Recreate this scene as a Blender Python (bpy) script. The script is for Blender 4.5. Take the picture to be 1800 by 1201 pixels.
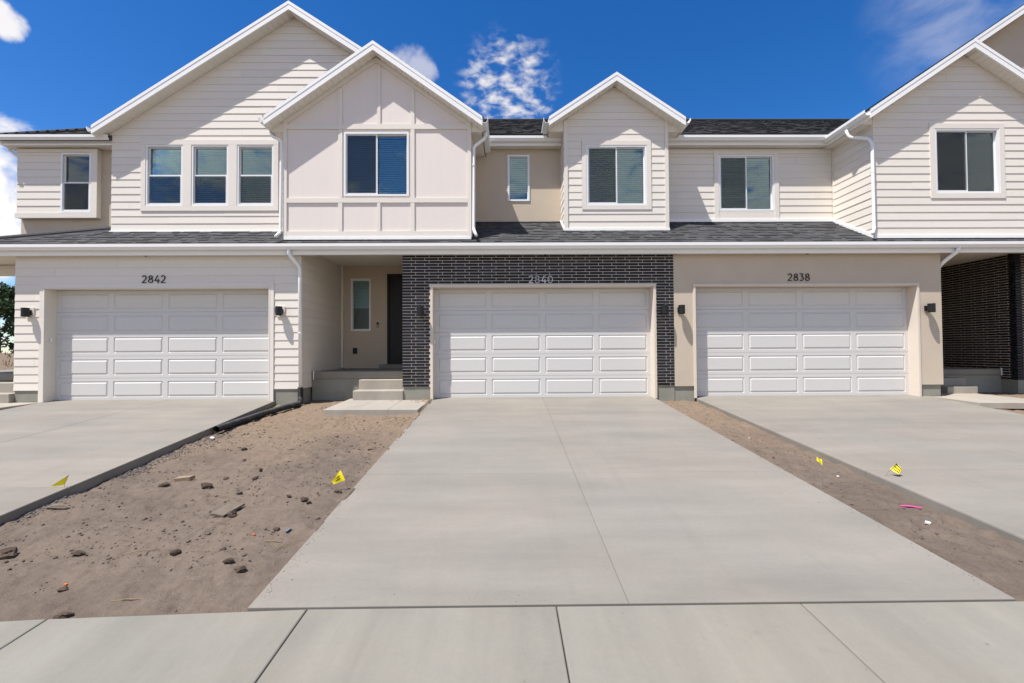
import bpy, bmesh, math, random
import numpy as np
from mathutils import Vector, Matrix

random.seed(7)
rng = np.random.default_rng(7)
for o in list(bpy.data.objects):
    bpy.data.objects.remove(o, do_unlink=True)
scene = bpy.context.scene
COL = scene.collection
R = math.radians

# ------------------------------------------------------------------ camera
cam_d = bpy.data.cameras.new('camera')
cam = bpy.data.objects.new('camera', cam_d)
COL.objects.link(cam)
cam_d.sensor_width = 36.0
cam_d.lens = 16.0
cam_d.clip_start = 0.05
cam_d.clip_end = 6000
yaw, pitch, roll = R(-0.6), R(1.15), R(0.32)
fw = Vector((-math.sin(yaw) * math.cos(pitch), math.cos(yaw) * math.cos(pitch), math.sin(pitch)))
r0 = Vector((math.cos(yaw), math.sin(yaw), 0))
u0 = r0.cross(fw)
rt = math.cos(roll) * r0 - math.sin(roll) * u0
up = math.sin(roll) * r0 + math.cos(roll) * u0
M = Matrix((rt, up, -fw)).transposed().to_4x4()
M.translation = Vector((0, -10.25, 1.09))
cam.matrix_world = M
scene.camera = cam

# ------------------------------------------------------------------ sun and sky
SUN_TRAVEL = Vector((1.38, 1.0, -3.6)).normalized()
sd = bpy.data.lights.new('sun', 'SUN')
sun = bpy.data.objects.new('sun', sd)
COL.objects.link(sun)
sd.energy = 4.9
sd.angle = R(0.53)
sd.color = (1.0, 0.97, 0.93)
sun.rotation_euler = SUN_TRAVEL.to_track_quat('-Z', 'Y').to_euler()
sun.location = (-20, -20, 40)
SUN_ELEV = math.asin(-SUN_TRAVEL.z)
SUN_ROT = math.atan2(-SUN_TRAVEL.x, -SUN_TRAVEL.y)

world = bpy.data.worlds.new('World')
scene.world = world
world.use_nodes = True
wn = world.node_tree
wn.nodes.clear()


class NT:
    """small helper to wire nodes"""
    def __init__(s, tree):
        s.t = tree

    def n(s, typ, **kw):
        nd = s.t.nodes.new(typ)
        for k, v in kw.items():
            if k.startswith('in_'):
                key = k[3:]
                key = int(key) if key.isdigit() else key
                nd.inputs[key].default_value = v
            else:
                setattr(nd, k, v)
        return nd

    def l(s, a, b):
        s.t.links.new(a, b)

    def math(s, op, a, b=None, clamp=False):
        nd = s.t.nodes.new('ShaderNodeMath')
        nd.operation = op
        nd.use_clamp = clamp
        for i, v in enumerate((a, b)):
            if v is None:
                continue
            if isinstance(v, (int, float)):
                nd.inputs[i].default_value = v
            else:
                s.l(v, nd.inputs[i])
        return nd.outputs[0]

    def mapr(s, v, a, b, c=0.0, d=1.0, smooth=True):
        nd = s.t.nodes.new('ShaderNodeMapRange')
        nd.interpolation_type = 'SMOOTHSTEP' if smooth else 'LINEAR'
        s.l(v, nd.inputs[0])
        for i, x in enumerate((a, b, c, d)):
            nd.inputs[i + 1].default_value = x
        return nd.outputs[0]

    def mix(s, fac, a, b, blend='MIX'):
        nd = s.t.nodes.new('ShaderNodeMix')
        nd.data_type = 'RGBA'
        nd.blend_type = blend
        for i, v in ((0, fac), (6, a), (7, b)):
            if isinstance(v, (int, float)):
                nd.inputs[i].default_value = v
            elif isinstance(v, (tuple, list)):
                nd.inputs[i].default_value = (*v, 1) if len(v) == 3 else v
            else:
                s.l(v, nd.inputs[i])
        return nd.outputs[2]


w = NT(wn)
sky = w.n('ShaderNodeTexSky')
sky.sky_type = 'NISHITA'
sky.sun_disc = False
sky.sun_elevation = SUN_ELEV
sky.sun_rotation = SUN_ROT
sky.altitude = 1400
sky.air_density = 1.0
sky.dust_density = 0.9
sky.ozone_density = 3.0
tc = w.n('ShaderNodeTexCoord')
sep = w.n('ShaderNodeSeparateXYZ')
w.l(tc.outputs['Generated'], sep.inputs[0])
CLOUD_SHIFT = (11.2, 5.1, 0.0)
zc = w.math('MAXIMUM', sep.outputs[2], 0.0)
den = w.math('ADD', zc, 0.12)
px = w.math('DIVIDE', sep.outputs[0], den)
py = w.math('DIVIDE', sep.outputs[1], den)
cmb = w.n('ShaderNodeCombineXYZ')
w.l(px, cmb.inputs[0]); w.l(py, cmb.inputs[1])
fine = w.n('ShaderNodeTexNoise', in_Scale=13.0, in_Detail=7.0, in_Roughness=0.58, in_Distortion=0.35)
cof = w.n('ShaderNodeVectorMath', operation='ADD')
cof.inputs[1].default_value = CLOUD_SHIFT
w.l(cmb.outputs[0], cof.inputs[0])
w.l(cof.outputs[0], fine.inputs['Vector'])
big = w.n('ShaderNodeTexNoise', in_Scale=1.15, in_Detail=3.0, in_Roughness=0.5)
w.l(cmb.outputs[0], big.inputs['Vector'])


def view_dir(px_, py_):
    d = (px_ - 900) / 800.0 * rt - (py_ - 600.5) / 800.0 * up + fw
    return d.normalized()


def falloff(d, rad, inner=0.15):
    dp = w.n('ShaderNodeVectorMath', operation='DOT_PRODUCT')
    w.l(tc.outputs['Generated'], dp.inputs[0])
    dp.inputs[1].default_value = d
    return w.mapr(dp.outputs['Value'], math.cos(R(rad)), math.cos(R(rad * inner)), 0.0, 1.0)


puff = w.n('ShaderNodeTexNoise', in_Scale=21.0, in_Detail=5.0, in_Roughness=0.52, in_Distortion=0.2)
w.l(cof.outputs[0], puff.inputs['Vector'])
soft = w.n('ShaderNodeTexNoise', in_Scale=6.0, in_Detail=6.0, in_Roughness=0.55, in_Distortion=0.3)
w.l(cof.outputs[0], soft.inputs['Vector'])
mid = w.n('ShaderNodeTexNoise', in_Scale=13.0, in_Detail=7.0, in_Roughness=0.55, in_Distortion=0.3)
w.l(tc.outputs['Generated'], mid.inputs['Vector'])
masks = []
# a flock of small broken puffs above the middle roofs
f = falloff(view_dir(893, 152), 6.4, 0.2)
f = w.math('ADD', f, w.math('MULTIPLY', w.math('SUBTRACT', soft.outputs[0], 0.5), w.math('MULTIPLY', w.mapr(f, 0.0, 0.3), 1.3)), clamp=True)
masks.append(w.math('MULTIPLY', w.mapr(w.math('ADD', puff.outputs[0], w.math('MULTIPLY', f, 0.16)), 0.50, 0.88), w.math('MULTIPLY', f, 0.74)))
# solid little clouds and banks: (direction, radius, noise weight, opacity)
for d, rad, op in ((view_dir(725, 130), 4.0, 0.42), (view_dir(8, 36), 1.9, 0.8), (view_dir(-75, 345), 11.0, 0.92)):
    f = falloff(d, rad, 0.1)
    nz_ = w.math('MULTIPLY', w.math('SUBTRACT', mid.outputs[0], 0.5), 2.6)
    masks.append(w.math('MULTIPLY', w.mapr(w.math('ADD', nz_, w.math('MULTIPLY', f, 0.95)), 0.42, 1.05, 0.0, op), w.mapr(f, 0.0, 0.2)))
# thin veil
f = falloff(view_dir(1810, -40), 11.0, 0.1)
masks.append(w.math('MULTIPLY', w.mapr(soft.outputs[0], 0.30, 0.72), w.math('MULTIPLY', f, 0.24)))
banks = masks[0]
for q in masks[1:]:
    banks = w.math('MAXIMUM', banks, q)
# scattered fair-weather cumulus over the whole of the lower sky
low = w.mapr(sep.outputs[2], 0.72, 0.36, 0.0, 1.0)
gen = w.mapr(big.outputs[0], 0.31, 0.51, 0.0, 0.60)
gen = w.math('MULTIPLY', gen, low)
south = w.mapr(sep.outputs[1], 0.10, -0.25, 0.0, 1.0)      # the fleet of clouds drifting over the street side
gen = w.math('MULTIPLY', gen, south)
dens = w.math('ADD', fine.outputs[0], gen)
mask = w.math('MAXIMUM', w.mapr(dens, 0.72, 1.14, 0.0, 0.90), banks)
skysat = w.n('ShaderNodeHueSaturation', in_Hue=0.508, in_Saturation=1.36, in_Value=1.34)
w.l(sky.outputs[0], skysat.inputs['Color'])
ccol = w.mix(mask, skysat.outputs[0], (9.2, 8.7, 8.0))
bg = w.n('ShaderNodeBackground', in_Strength=0.088)
w.l(ccol, bg.inputs[0])
wo = w.n('ShaderNodeOutputWorld')
w.l(bg.outputs[0], wo.inputs[0])

scene.view_settings.view_transform = 'Standard'
scene.view_settings.look = 'None'
scene.view_settings.exposure = 0.53
scene.view_settings.gamma = 1.0
scene.view_settings.use_curve_mapping = False
scene.render.engine = 'CYCLES'
scene.cycles.max_bounces = 8
scene.cycles.diffuse_bounces = 3
scene.cycles.transparent_max_bounces = 12
scene.cycles.caustics_reflective = False
scene.cycles.caustics_refractive = False

# ------------------------------------------------------------------ materials
MAT = {}


def material(name, col, rough=0.6, tint=0.0, noise=0.0, nscale=3.0, bump=0.0, bscale=60.0, metallic=0.0, spec=0.35,
             island=0.0, stretch=(1, 1, 1), dirt=None):
    m = bpy.data.materials.new(name)
    m.use_nodes = True
    t = NT(m.node_tree)
    b = m.node_tree.nodes['Principled BSDF']
    b.inputs['Roughness'].default_value = rough
    b.inputs['Metallic'].default_value = metallic
    b.inputs['Specular IOR Level'].default_value = spec
    geo = t.n('ShaderNodeNewGeometry')
    mp = t.n('ShaderNodeMapping')
    mp.inputs['Scale'].default_value = stretch
    t.l(geo.outputs['Position'], mp.inputs[0])
    pos = mp.outputs[0]
    c = None
    if noise:
        nz = t.n('ShaderNodeTexNoise', in_Scale=nscale, in_Detail=6.0, in_Roughness=0.6)
        t.l(pos, nz.inputs['Vector'])
        k = t.mapr(nz.outputs[0], 0.25, 0.75, 1 - noise, 1 + noise, smooth=False)
        c = t.mix(1.0, col, k, 'MULTIPLY')
    if tint:
        oi = t.n('ShaderNodeObjectInfo')
        k = t.mapr(oi.outputs['Random'], 0, 1, 1 - tint, 1 + tint, smooth=False)
        c = t.mix(1.0, c if c is not None else col, k, 'MULTIPLY')
    if island:
        k = t.mapr(geo.outputs['Random Per Island'], 0, 1, 1 - island, 1 + island, smooth=False)
        c = t.mix(1.0, c if c is not None else col, k, 'MULTIPLY')
    if dirt:
        nz = t.n('ShaderNodeTexNoise', in_Scale=dirt[1], in_Detail=5.0, in_Roughness=0.65)
        t.l(geo.outputs['Position'], nz.inputs['Vector'])
        k = t.mapr(nz.outputs[0], dirt[2], dirt[3], 0, dirt[4])
        c = t.mix(k, c if c is not None else col, dirt[0])
    if c is not None:
        t.l(c, b.inputs['Base Color'])
    else:
        b.inputs['Base Color'].default_value = (*col, 1)
    if bump:
        nz = t.n('ShaderNodeTexNoise', in_Scale=bscale, in_Detail=5.0, in_Roughness=0.65)
        t.l(pos, nz.inputs['Vector'])
        bp = t.n('ShaderNodeBump', in_Strength=1.0, in_Distance=bump)
        t.l(nz.outputs[0], bp.inputs['Height'])
        t.l(bp.outputs[0], b.inputs['Normal'])
    MAT[name] = m
    return m


material('siding', (0.755, 0.695, 0.608), 0.62, tint=0.025, noise=0.025, nscale=2.0, bump=0.0012, bscale=40, stretch=(0.25, 0.25, 4))
material('panel', (0.775, 0.690, 0.620), 0.6, noise=0.02, nscale=1.5, bump=0.0016, bscale=45, stretch=(5, 5, 0.5))
material('trim', (0.760, 0.698, 0.612), 0.6, tint=0.02, noise=0.02, bump=0.001, bscale=60)
material('stucco', (0.565, 0.475, 0.368), 0.9, noise=0.06, nscale=1.2, bump=0.006, bscale=70, spec=0.15)
material('stucco_trim', (0.70, 0.61, 0.51), 0.85, noise=0.03, bump=0.003, bscale=90, spec=0.15)
material('white_metal', (0.88, 0.865, 0.83), 0.38, noise=0.015, nscale=2.0)
material('soffit', (0.80, 0.75, 0.66), 0.5, tint=0.012)
material('vinyl', (0.82, 0.82, 0.81), 0.35)
material('door_white', (0.625, 0.605, 0.572), 0.45, tint=0.01, noise=0.012, nscale=6, bump=0.0006, bscale=80, stretch=(0.4, 1, 6))
material('brick', (0.0135, 0.0138, 0.0185), 0.5, tint=0.6, noise=0.4, nscale=14, bump=0.004, bscale=55, spec=0.28)
material('mortar', (0.66, 0.58, 0.48), 0.95, noise=0.10, nscale=10, bump=0.004, bscale=120, spec=0.1)
material('shingle', (0.074, 0.073, 0.073), 0.9, noise=0.2, nscale=30, island=0.20, bump=0.004, bscale=220, spec=0.2)
material('foundation', (0.27, 0.262, 0.215), 0.9, noise=0.12, nscale=3, bump=0.003, bscale=40, spec=0.15)
material('black_metal', (0.012, 0.012, 0.013), 0.42)
material('black_door', (0.010, 0.009, 0.009), 0.5)
material('black_plastic', (0.016, 0.017, 0.019), 0.5, dirt=((0.12, 0.10, 0.08), 9.0, 0.5, 0.75, 0.5))
material('number_black', (0.012, 0.012, 0.012), 0.4)
material('number_silver', (0.78, 0.78, 0.80), 0.35)
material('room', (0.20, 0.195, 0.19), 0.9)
material('blind', (0.74, 0.74, 0.72), 0.6)
material('yellow_vinyl', (0.80, 0.66, 0.015), 0.5)
material('flag_print', (0.10, 0.07, 0.01), 0.7)
material('wire', (0.30, 0.28, 0.27), 0.4, metallic=0.8)
material('clod', (0.095, 0.070, 0.053), 0.98, tint=0.22, noise=0.2, nscale=25, bump=0.01, bscale=60, spec=0.05)
material('crumb', (0.130, 0.100, 0.079), 0.98, island=0.30, bump=0.006, bscale=90, spec=0.05)
material('gravel', (0.115, 0.110, 0.106), 0.9, island=0.5, bump=0.004, bscale=120, spec=0.15)
material('board', (0.15, 0.118, 0.088), 0.9, noise=0.25, nscale=12, bump=0.003, bscale=80)
material('pale_wood', (0.27, 0.20, 0.13), 0.9, noise=0.2, nscale=20)
material('straw', (0.24, 0.18, 0.10), 0.9, island=0.25)
material('pink_plastic', (0.62, 0.07, 0.26), 0.5)
material('paper', (0.78, 0.77, 0.75), 0.8)
material('blue_plastic', (0.12, 0.15, 0.19), 0.6)
material('orange_plastic', (0.65, 0.16, 0.04), 0.6)
material('asphalt', (0.052, 0.052, 0.054), 0.9, noise=0.2, nscale=40, bump=0.004, bscale=150)
material('bark', (0.10, 0.075, 0.055), 0.95, noise=0.3, nscale=8, bump=0.02, bscale=15)
material('leaf', (0.040, 0.070, 0.020), 0.7, island=0.45)
material('lens', (0.75, 0.74, 0.70), 0.3)


def concrete(name, base, warm, joint_dir):
    m = bpy.data.materials.new(name)
    m.use_nodes = True
    t = NT(m.node_tree)
    b = m.node_tree.nodes['Principled BSDF']
    geo = t.n('ShaderNodeNewGeometry')
    P = geo.outputs['Position']
    oi = t.n('ShaderNodeObjectInfo')
    n1 = t.n('ShaderNodeTexNoise', in_Scale=0.55, in_Detail=4.0, in_Roughness=0.55, in_Distortion=0.6)
    t.l(P, n1.inputs['Vector'])
    mp = t.n('ShaderNodeMapping')
    mp.inputs['Scale'].default_value = (0.35, 2.0, 1) if joint_dir == 'x' else (2.4, 0.3, 1)
    t.l(P, mp.inputs[0])
    n2 = t.n('ShaderNodeTexNoise', in_Scale=1.1, in_Detail=5.0, in_Roughness=0.6)
    t.l(mp.outputs[0], n2.inputs['Vector'])
    n3 = t.n('ShaderNodeTexNoise', in_Scale=28.0, in_Detail=4.0, in_Roughness=0.7)
    t.l(P, n3.inputs['Vector'])
    c = t.mix(t.mapr(n1.outputs[0], 0.30, 0.70), base, warm)
    c = t.mix(1.0, c, t.mapr(n2.outputs[0], 0.28, 0.72, 0.87, 1.09, False), 'MULTIPLY')
    c = t.mix(1.0, c, t.mapr(n3.outputs[0], 0.25, 0.75, 0.965, 1.035, False), 'MULTIPLY')
    c = t.mix(1.0, c, t.mapr(oi.outputs['Random'], 0, 1, 0.965, 1.03, False), 'MULTIPLY')
    # dusty scuffs and small stains
    n4 = t.n('ShaderNodeTexNoise', in_Scale=2.3, in_Detail=9.0, in_Roughness=0.72)
    t.l(P, n4.inputs['Vector'])
    c = t.mix(t.mapr(n4.outputs[0], 0.63, 0.76, 0, 0.38), c, (0.15, 0.123, 0.096))
    n5 = t.n('ShaderNodeTexVoronoi', in_Scale=2.2)
    t.l(P, n5.inputs['Vector'])
    sp = t.mapr(n5.outputs['Distance'], 0.030, 0.012, 0, 0.7)
    c = t.mix(sp, c, (0.13, 0.11, 0.095))
    m6 = t.n('ShaderNodeMapping')
    m6.inputs['Scale'].default_value = (3.2, 0.16, 1)
    t.l(P, m6.inputs[0])
    n6 = t.n('ShaderNodeTexNoise', in_Scale=1.6, in_Detail=6.0, in_Roughness=0.62)
    t.l(m6.outputs[0], n6.inputs['Vector'])
    c = t.mix(1.0, c, t.mapr(n6.outputs[0], 0.54, 0.74, 1.0, 0.955), 'MULTIPLY')
    n7 = t.n('ShaderNodeTexNoise', in_Scale=0.9, in_Detail=8.0, in_Roughness=0.68)
    t.l(P, n7.inputs['Vector'])
    c = t.mix(1.0, c, t.mapr(n7.outputs[0], 0.35, 0.65, 0.955, 1.035, False), 'MULTIPLY')
    t.l(c, b.inputs['Base Color'])
    b.inputs['Roughness'].default_value = 0.86
    b.inputs['Specular IOR Level'].default_value = 0.22
    # broom finish
    mb = t.n('ShaderNodeMapping')
    mb.inputs['Scale'].default_value = (3, 260, 3) if joint_dir == 'x' else (260, 3, 3)
    t.l(P, mb.inputs[0])
    nb = t.n('ShaderNodeTexNoise', in_Scale=1.0, in_Detail=3.0, in_Roughness=0.6)
    t.l(mb.outputs[0], nb.inputs['Vector'])
    ad = t.math('ADD', nb.outputs[0], t.math('MULTIPLY', n3.outputs[0], 0.8))
    bp = t.n('ShaderNodeBump', in_Strength=0.55, in_Distance=0.0022)
    t.l(ad, bp.inputs['Height'])
    t.l(bp.outputs[0], b.inputs['Normal'])
    MAT[name] = m


concrete('concrete', (0.222, 0.206, 0.177), (0.246, 0.220, 0.182), 'x')
concrete('concrete_walk', (0.222, 0.210, 0.173), (0.246, 0.223, 0.181), 'y')


concrete('concrete_new', (0.335, 0.303, 0.256), (0.365, 0.322, 0.262), 'y')


def dirt_material():
    m = bpy.data.materials.new('dirt')
    m.use_nodes = True
    t = NT(m.node_tree)
    b = m.node_tree.nodes['Principled BSDF']
    geo = t.n('ShaderNodeNewGeometry')
    P = geo.outputs['Position']
    n1 = t.n('ShaderNodeTexNoise', in_Scale=0.8, in_Detail=6.0, in_Roughness=0.6)
    n2 = t.n('ShaderNodeTexNoise', in_Scale=9.0, in_Detail=8.0, in_Roughness=0.7)
    n3 = t.n('ShaderNodeTexNoise', in_Scale=70.0, in_Detail=4.0, in_Roughness=0.7)
    n4 = t.n('ShaderNodeTexNoise', in_Scale=1.7, in_Detail=7.0, in_Roughness=0.7)
    for n in (n1, n2, n3, n4):
        t.l(P, n.inputs['Vector'])
    c = t.mix(t.mapr(n1.outputs[0], 0.35, 0.65), (0.142, 0.111, 0.088), (0.180, 0.139, 0.106))
    sx = t.n('ShaderNodeSeparateXYZ')
    t.l(P, sx.inputs[0])
    c = t.mix(t.mapr(t.math('ADD', sx.outputs[1], t.math('MULTIPLY', n1.outputs[0], 2.5)), -3.4, -0.2, 0, 0.75), c, (0.235, 0.172, 0.118))    # sandier fill by the house
    c = t.mix(1.0, c, t.mapr(n2.outputs[0], 0.25, 0.75, 0.80, 1.16, False), 'MULTIPLY')
    c = t.mix(1.0, c, t.mapr(n3.outputs[0], 0.25, 0.75, 0.86, 1.12, False), 'MULTIPLY')
    c = t.mix(t.mapr(n4.outputs[0], 0.64, 0.78, 0, 0.55), c, (0.26, 0.225, 0.19))     # dried plaster and cement dust
    t.l(c, b.inputs['Base Color'])
    b.inputs['Roughness'].default_value = 0.97
    b.inputs['Specular IOR Level'].default_value = 0.05
    ad = t.math('ADD', t.math('MULTIPLY', n2.outputs[0], 1.6), t.math('MULTIPLY', n3.outputs[0], 0.35))
    bp = t.n('ShaderNodeBump', in_Strength=0.9, in_Distance=0.022)
    t.l(ad, bp.inputs['Height'])
    t.l(bp.outputs[0], b.inputs['Normal'])
    MAT['dirt'] = m


dirt_material()


def glass_material(name, tint, refl):
    m = bpy.data.materials.new(name)
    m.use_nodes = True
    t = NT(m.node_tree)
    m.node_tree.nodes.remove(m.node_tree.nodes['Principled BSDF'])
    out = m.node_tree.nodes['Material Output']
    tr = t.n('ShaderNodeBsdfTransparent')
    tr.inputs[0].default_value = (*tint, 1)
    gl = t.n('ShaderNodeBsdfGlossy', in_Roughness=0.004)
    gl.inputs[0].default_value = (0.80, 0.95, 1.0, 1)
    geo = t.n('ShaderNodeNewGeometry')
    nz = t.n('ShaderNodeTexNoise', in_Scale=1.3, in_Detail=1.0)
    t.l(geo.outputs['Position'], nz.inputs['Vector'])
    bp = t.n('ShaderNodeBump', in_Strength=0.25, in_Distance=0.012)
    t.l(nz.outputs[0], bp.inputs['Height'])
    t.l(bp.outputs[0], gl.inputs['Normal'])
    fr = t.n('ShaderNodeFresnel', in_IOR=1.5)
    fac = t.math('ADD', t.math('MULTIPLY', fr.outputs[0], 1.0), refl, clamp=True)
    mx = t.n('ShaderNodeMixShader')
    t.l(fac, mx.inputs[0]); t.l(tr.outputs[0], mx.inputs[1]); t.l(gl.outputs[0], mx.inputs[2])
    t.l(mx.outputs[0], out.inputs[0])
    MAT[name] = m


glass_material('glass', (0.78, 0.91, 0.92), 0.060)


def screen_material():
    m = bpy.data.materials.new('screen')
    m.use_nodes = True
    t = NT(m.node_tree)
    m.node_tree.nodes.remove(m.node_tree.nodes['Principled BSDF'])
    out = m.node_tree.nodes['Material Output']
    tr = t.n('ShaderNodeBsdfTransparent')
    df = t.n('ShaderNodeBsdfDiffuse')
    df.inputs[0].default_value = (0.035, 0.035, 0.038, 1)
    mx = t.n('ShaderNodeMixShader')
    mx.inputs[0].default_value = 0.26
    t.l(tr.outputs[0], mx.inputs[1]); t.l(df.outputs[0], mx.inputs[2])
    t.l(mx.outputs[0], out.inputs[0])
    MAT['screen'] = m


screen_material()

# ------------------------------------------------------------------ mesh helpers
WORLD_LOC = {}


def wl(o):
    return WORLD_LOC.get(o.name, Vector((0, 0, 0))) if o else Vector((0, 0, 0))


class MB:
    """collects faces; build() links them as one mesh object"""
    def __init__(s):
        s.v = []
        s.f = []

    def add(s, vs, fs):
        n = len(s.v)
        s.v.extend([tuple(p) for p in vs])
        s.f.extend([tuple(n + i for i in f) for f in fs])
        return s

    def box(s, x0, x1, y0, y1, z0, z1):
        return s.add([(x0, y0, z0), (x1, y0, z0), (x1, y1, z0), (x0, y1, z0), (x0, y0, z1), (x1, y0, z1), (x1, y1, z1), (x0, y1, z1)],
                     [(0, 3, 2, 1), (4, 5, 6, 7), (0, 1, 5, 4), (1, 2, 6, 5), (2, 3, 7, 6), (3, 0, 4, 7)])

    def hexa(s, p):
        return s.add(p, [(0, 3, 2, 1), (4, 5, 6, 7), (0, 1, 5, 4), (1, 2, 6, 5), (2, 3, 7, 6), (3, 0, 4, 7)])

    def extrude(s, a, b, caps=True):
        """two equal loops of points"""
        n = len(a)
        fs = [(i, (i + 1) % n, n + (i + 1) % n, n + i) for i in range(n)]
        if caps:
            fs += [tuple(range(n - 1, -1, -1)), tuple(range(n, 2 * n))]
        return s.add(list(a) + list(b), fs)

    def tube(s, path, rad, seg=12, caps=True, flat=None):
        """round tube along a list of points; rad a number or list; flat = (a, b) makes it an oval"""
        path = [Vector(p) for p in path]
        n = len(path)
        rads = rad if isinstance(rad, (list, tuple)) else [rad] * n
        t0 = (path[1] - path[0]).normalized()
        ref = Vector((0, 0, 1)) if abs(t0.z) < 0.9 else Vector((1, 0, 0))
        side = t0.cross(ref).normalized()
        base = len(s.v)
        for i, p in enumerate(path):
            if i == 0:
                t = t0
            elif i == n - 1:
                t = (path[-1] - path[-2]).normalized()
            else:
                t = ((path[i + 1] - p).normalized() + (p - path[i - 1]).normalized()).normalized()
            side = (side - side.dot(t) * t).normalized()
            nrm = t.cross(side)
            for k in range(seg):
                a = 2 * math.pi * k / seg
                q = p + rads[i] * (math.cos(a) * side + math.sin(a) * nrm)
                s.v.append(tuple(q))
        for i in range(n - 1):
            for k in range(seg):
                a = base + i * seg + k
                b = base + i * seg + (k + 1) % seg
                s.f.append((a, b, b + seg, a + seg))
        if caps:
            s.f.append(tuple(base + k for k in range(seg - 1, -1, -1)))
            s.f.append(tuple(base + (n - 1) * seg + k for k in range(seg)))
        return s

    def mesh(s, name, mat, origin, smooth=False, recalc=True):
        me = bpy.data.meshes.new(name)
        o = origin
        me.from_pydata([(p[0] - o[0], p[1] - o[1], p[2] - o[2]) for p in s.v], [], s.f)
        me.materials.append(MAT[mat])
        if recalc:
            bm = bmesh.new()
            bm.from_mesh(me)
            bmesh.ops.recalc_face_normals(bm, faces=bm.faces)
            bm.to_mesh(me)
            bm.free()
        if smooth:
            for p in me.polygons:
                p.use_smooth = True
        me.update()
        return me

    def build(s, name, mat, parent=None, origin=None, smooth=False, recalc=True, bevel=0.0):
        if origin is None:
            a = np.array(s.v)
            lo, hi = a.min(0), a.max(0)
            origin = Vector(((lo[0] + hi[0]) / 2, (lo[1] + hi[1]) / 2, lo[2]))
        origin = Vector(origin)
        me = s.mesh(name, mat, origin, smooth, recalc)
        o = bpy.data.objects.new(name, me)
        COL.objects.link(o)
        o.parent = parent
        o.location = origin - wl(parent)
        WORLD_LOC[o.name] = origin
        if bevel:
            md = o.modifiers.new('bevel', 'BEVEL')
            md.width = bevel
            md.segments = 2
            md.limit_method = 'ANGLE'
        return o


def link_mesh(name, me, loc, parent=None, rot=None, scale=None):
    o = bpy.data.objects.new(name, me)
    COL.objects.link(o)
    o.parent = parent
    o.location = Vector(loc) - wl(parent)
    if rot:
        o.rotation_euler = rot
    if scale:
        o.scale = scale
    WORLD_LOC[o.name] = Vector(loc)
    return o


def empty(name, loc, label, cat, group=None):
    o = bpy.data.objects.new(name, None)
    COL.objects.link(o)
    o.empty_display_size = 0.2
    o.location = loc
    WORLD_LOC[o.name] = Vector(loc)
    tag(o, label, cat, group)
    return o


def tag(o, label=None, cat=None, group=None, kind=None):
    for k, v in (('label', label), ('category', cat), ('group', group), ('kind', kind)):
        if v:
            o[k] = v
    return o


def B(x0, x1, y0, y1, z0, z1):
    return MB().box(x0, x1, y0, y1, z0, z1)


# plane mappers: (u, z, d) with d = distance out of the wall
def front(Y):
    return lambda u, z, d: (u, Y - d, z)


def facing_right(X):
    return lambda u, z, d: (X + d, u, z)


def facing_left(X):
    return lambda u, z, d: (X - d, u, z)


def interp(pl, x):
    if x <= pl[0][0]:
        return pl[0][1]
    for (xa, za), (xb, zb) in zip(pl, pl[1:]):
        if x <= xb:
            return za if xb == xa else za + (zb - za) * (x - xa) / (xb - xa)
    return pl[-1][1]


def crossings(pl, z):
    out = []
    for (xa, za), (xb, zb) in zip(pl, pl[1:]):
        if (za - z) * (zb - z) < 0:
            out.append(xa + (xb - xa) * (z - za) / (zb - za))
    return out


def pieces(top, bot, holes=(), z0=-1e3, z1=1e3, splits=()):
    """cut a wall (piecewise linear top and bottom) to a band and round its openings; returns runs of slabs (xa, xb, ba, bb, ta, tb)"""
    xs = {p[0] for p in top} | {p[0] for p in bot}
    for pl in (top, bot):
        xs |= set(crossings(pl, z0)) | set(crossings(pl, z1))
    lo, hi = max(top[0][0], bot[0][0]), min(top[-1][0], bot[-1][0])
    for h in holes:
        xs |= {h[0], h[1]}
    xs = sorted({round(x, 5) for x in list(xs) + list(splits) if lo - 1e-6 <= x <= hi + 1e-6})
    open_runs, done = [], []
    for xa, xb in zip(xs, xs[1:]):
        if xb - xa < 1e-4:
            continue
        e = 1e-6
        ba, bb = max(interp(bot, xa + e), z0), max(interp(bot, xb - e), z0)
        ta, tb = min(interp(top, xa + e), z1), min(interp(top, xb - e), z1)
        cur = []
        if not (ta - ba < 1e-4 and tb - bb < 1e-4):
            ta, tb = max(ta, ba), max(tb, bb)
            cur = [(ba, bb, ta, tb)]
            xm = (xa + xb) / 2
            for h in holes:
                if h[0] - 1e-6 < xm < h[1] + 1e-6:
                    nxt = []
                    for (p, q, r_, s_) in cur:
                        if min(r_, s_) <= h[2] + 1e-6 and max(r_, s_) <= h[2] + 1e-6 or min(p, q) >= h[3] - 1e-6:
                            nxt.append((p, q, r_, s_))
                            continue
                        if min(p, q) < h[2] - 1e-4:
                            nxt.append((p, q, min(r_, h[2]), min(s_, h[2])))
                        if max(r_, s_) > h[3] + 1e-4:
                            nxt.append((max(p, h[3]), max(q, h[3]), max(r_, h[3]), max(s_, h[3])))
                    cur = nxt
        new_open = []
        for c in cur:
            slab = (xa, xb, c[0], c[1], c[2], c[3])
            hit = None
            for run in open_runs:
                l = run[-1]
                if abs(l[1] - xa) < 1e-5 and abs(l[3] - c[0]) < 1e-3 and abs(l[5] - c[2]) < 1e-3 and xa not in splits:
                    hit = run
                    break
            if hit is not None:
                open_runs.remove(hit)
                hit.append(slab)
                new_open.append(hit)
            else:
                new_open.append([slab])
        done += open_runs
        open_runs = new_open
    return done + open_runs


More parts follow.
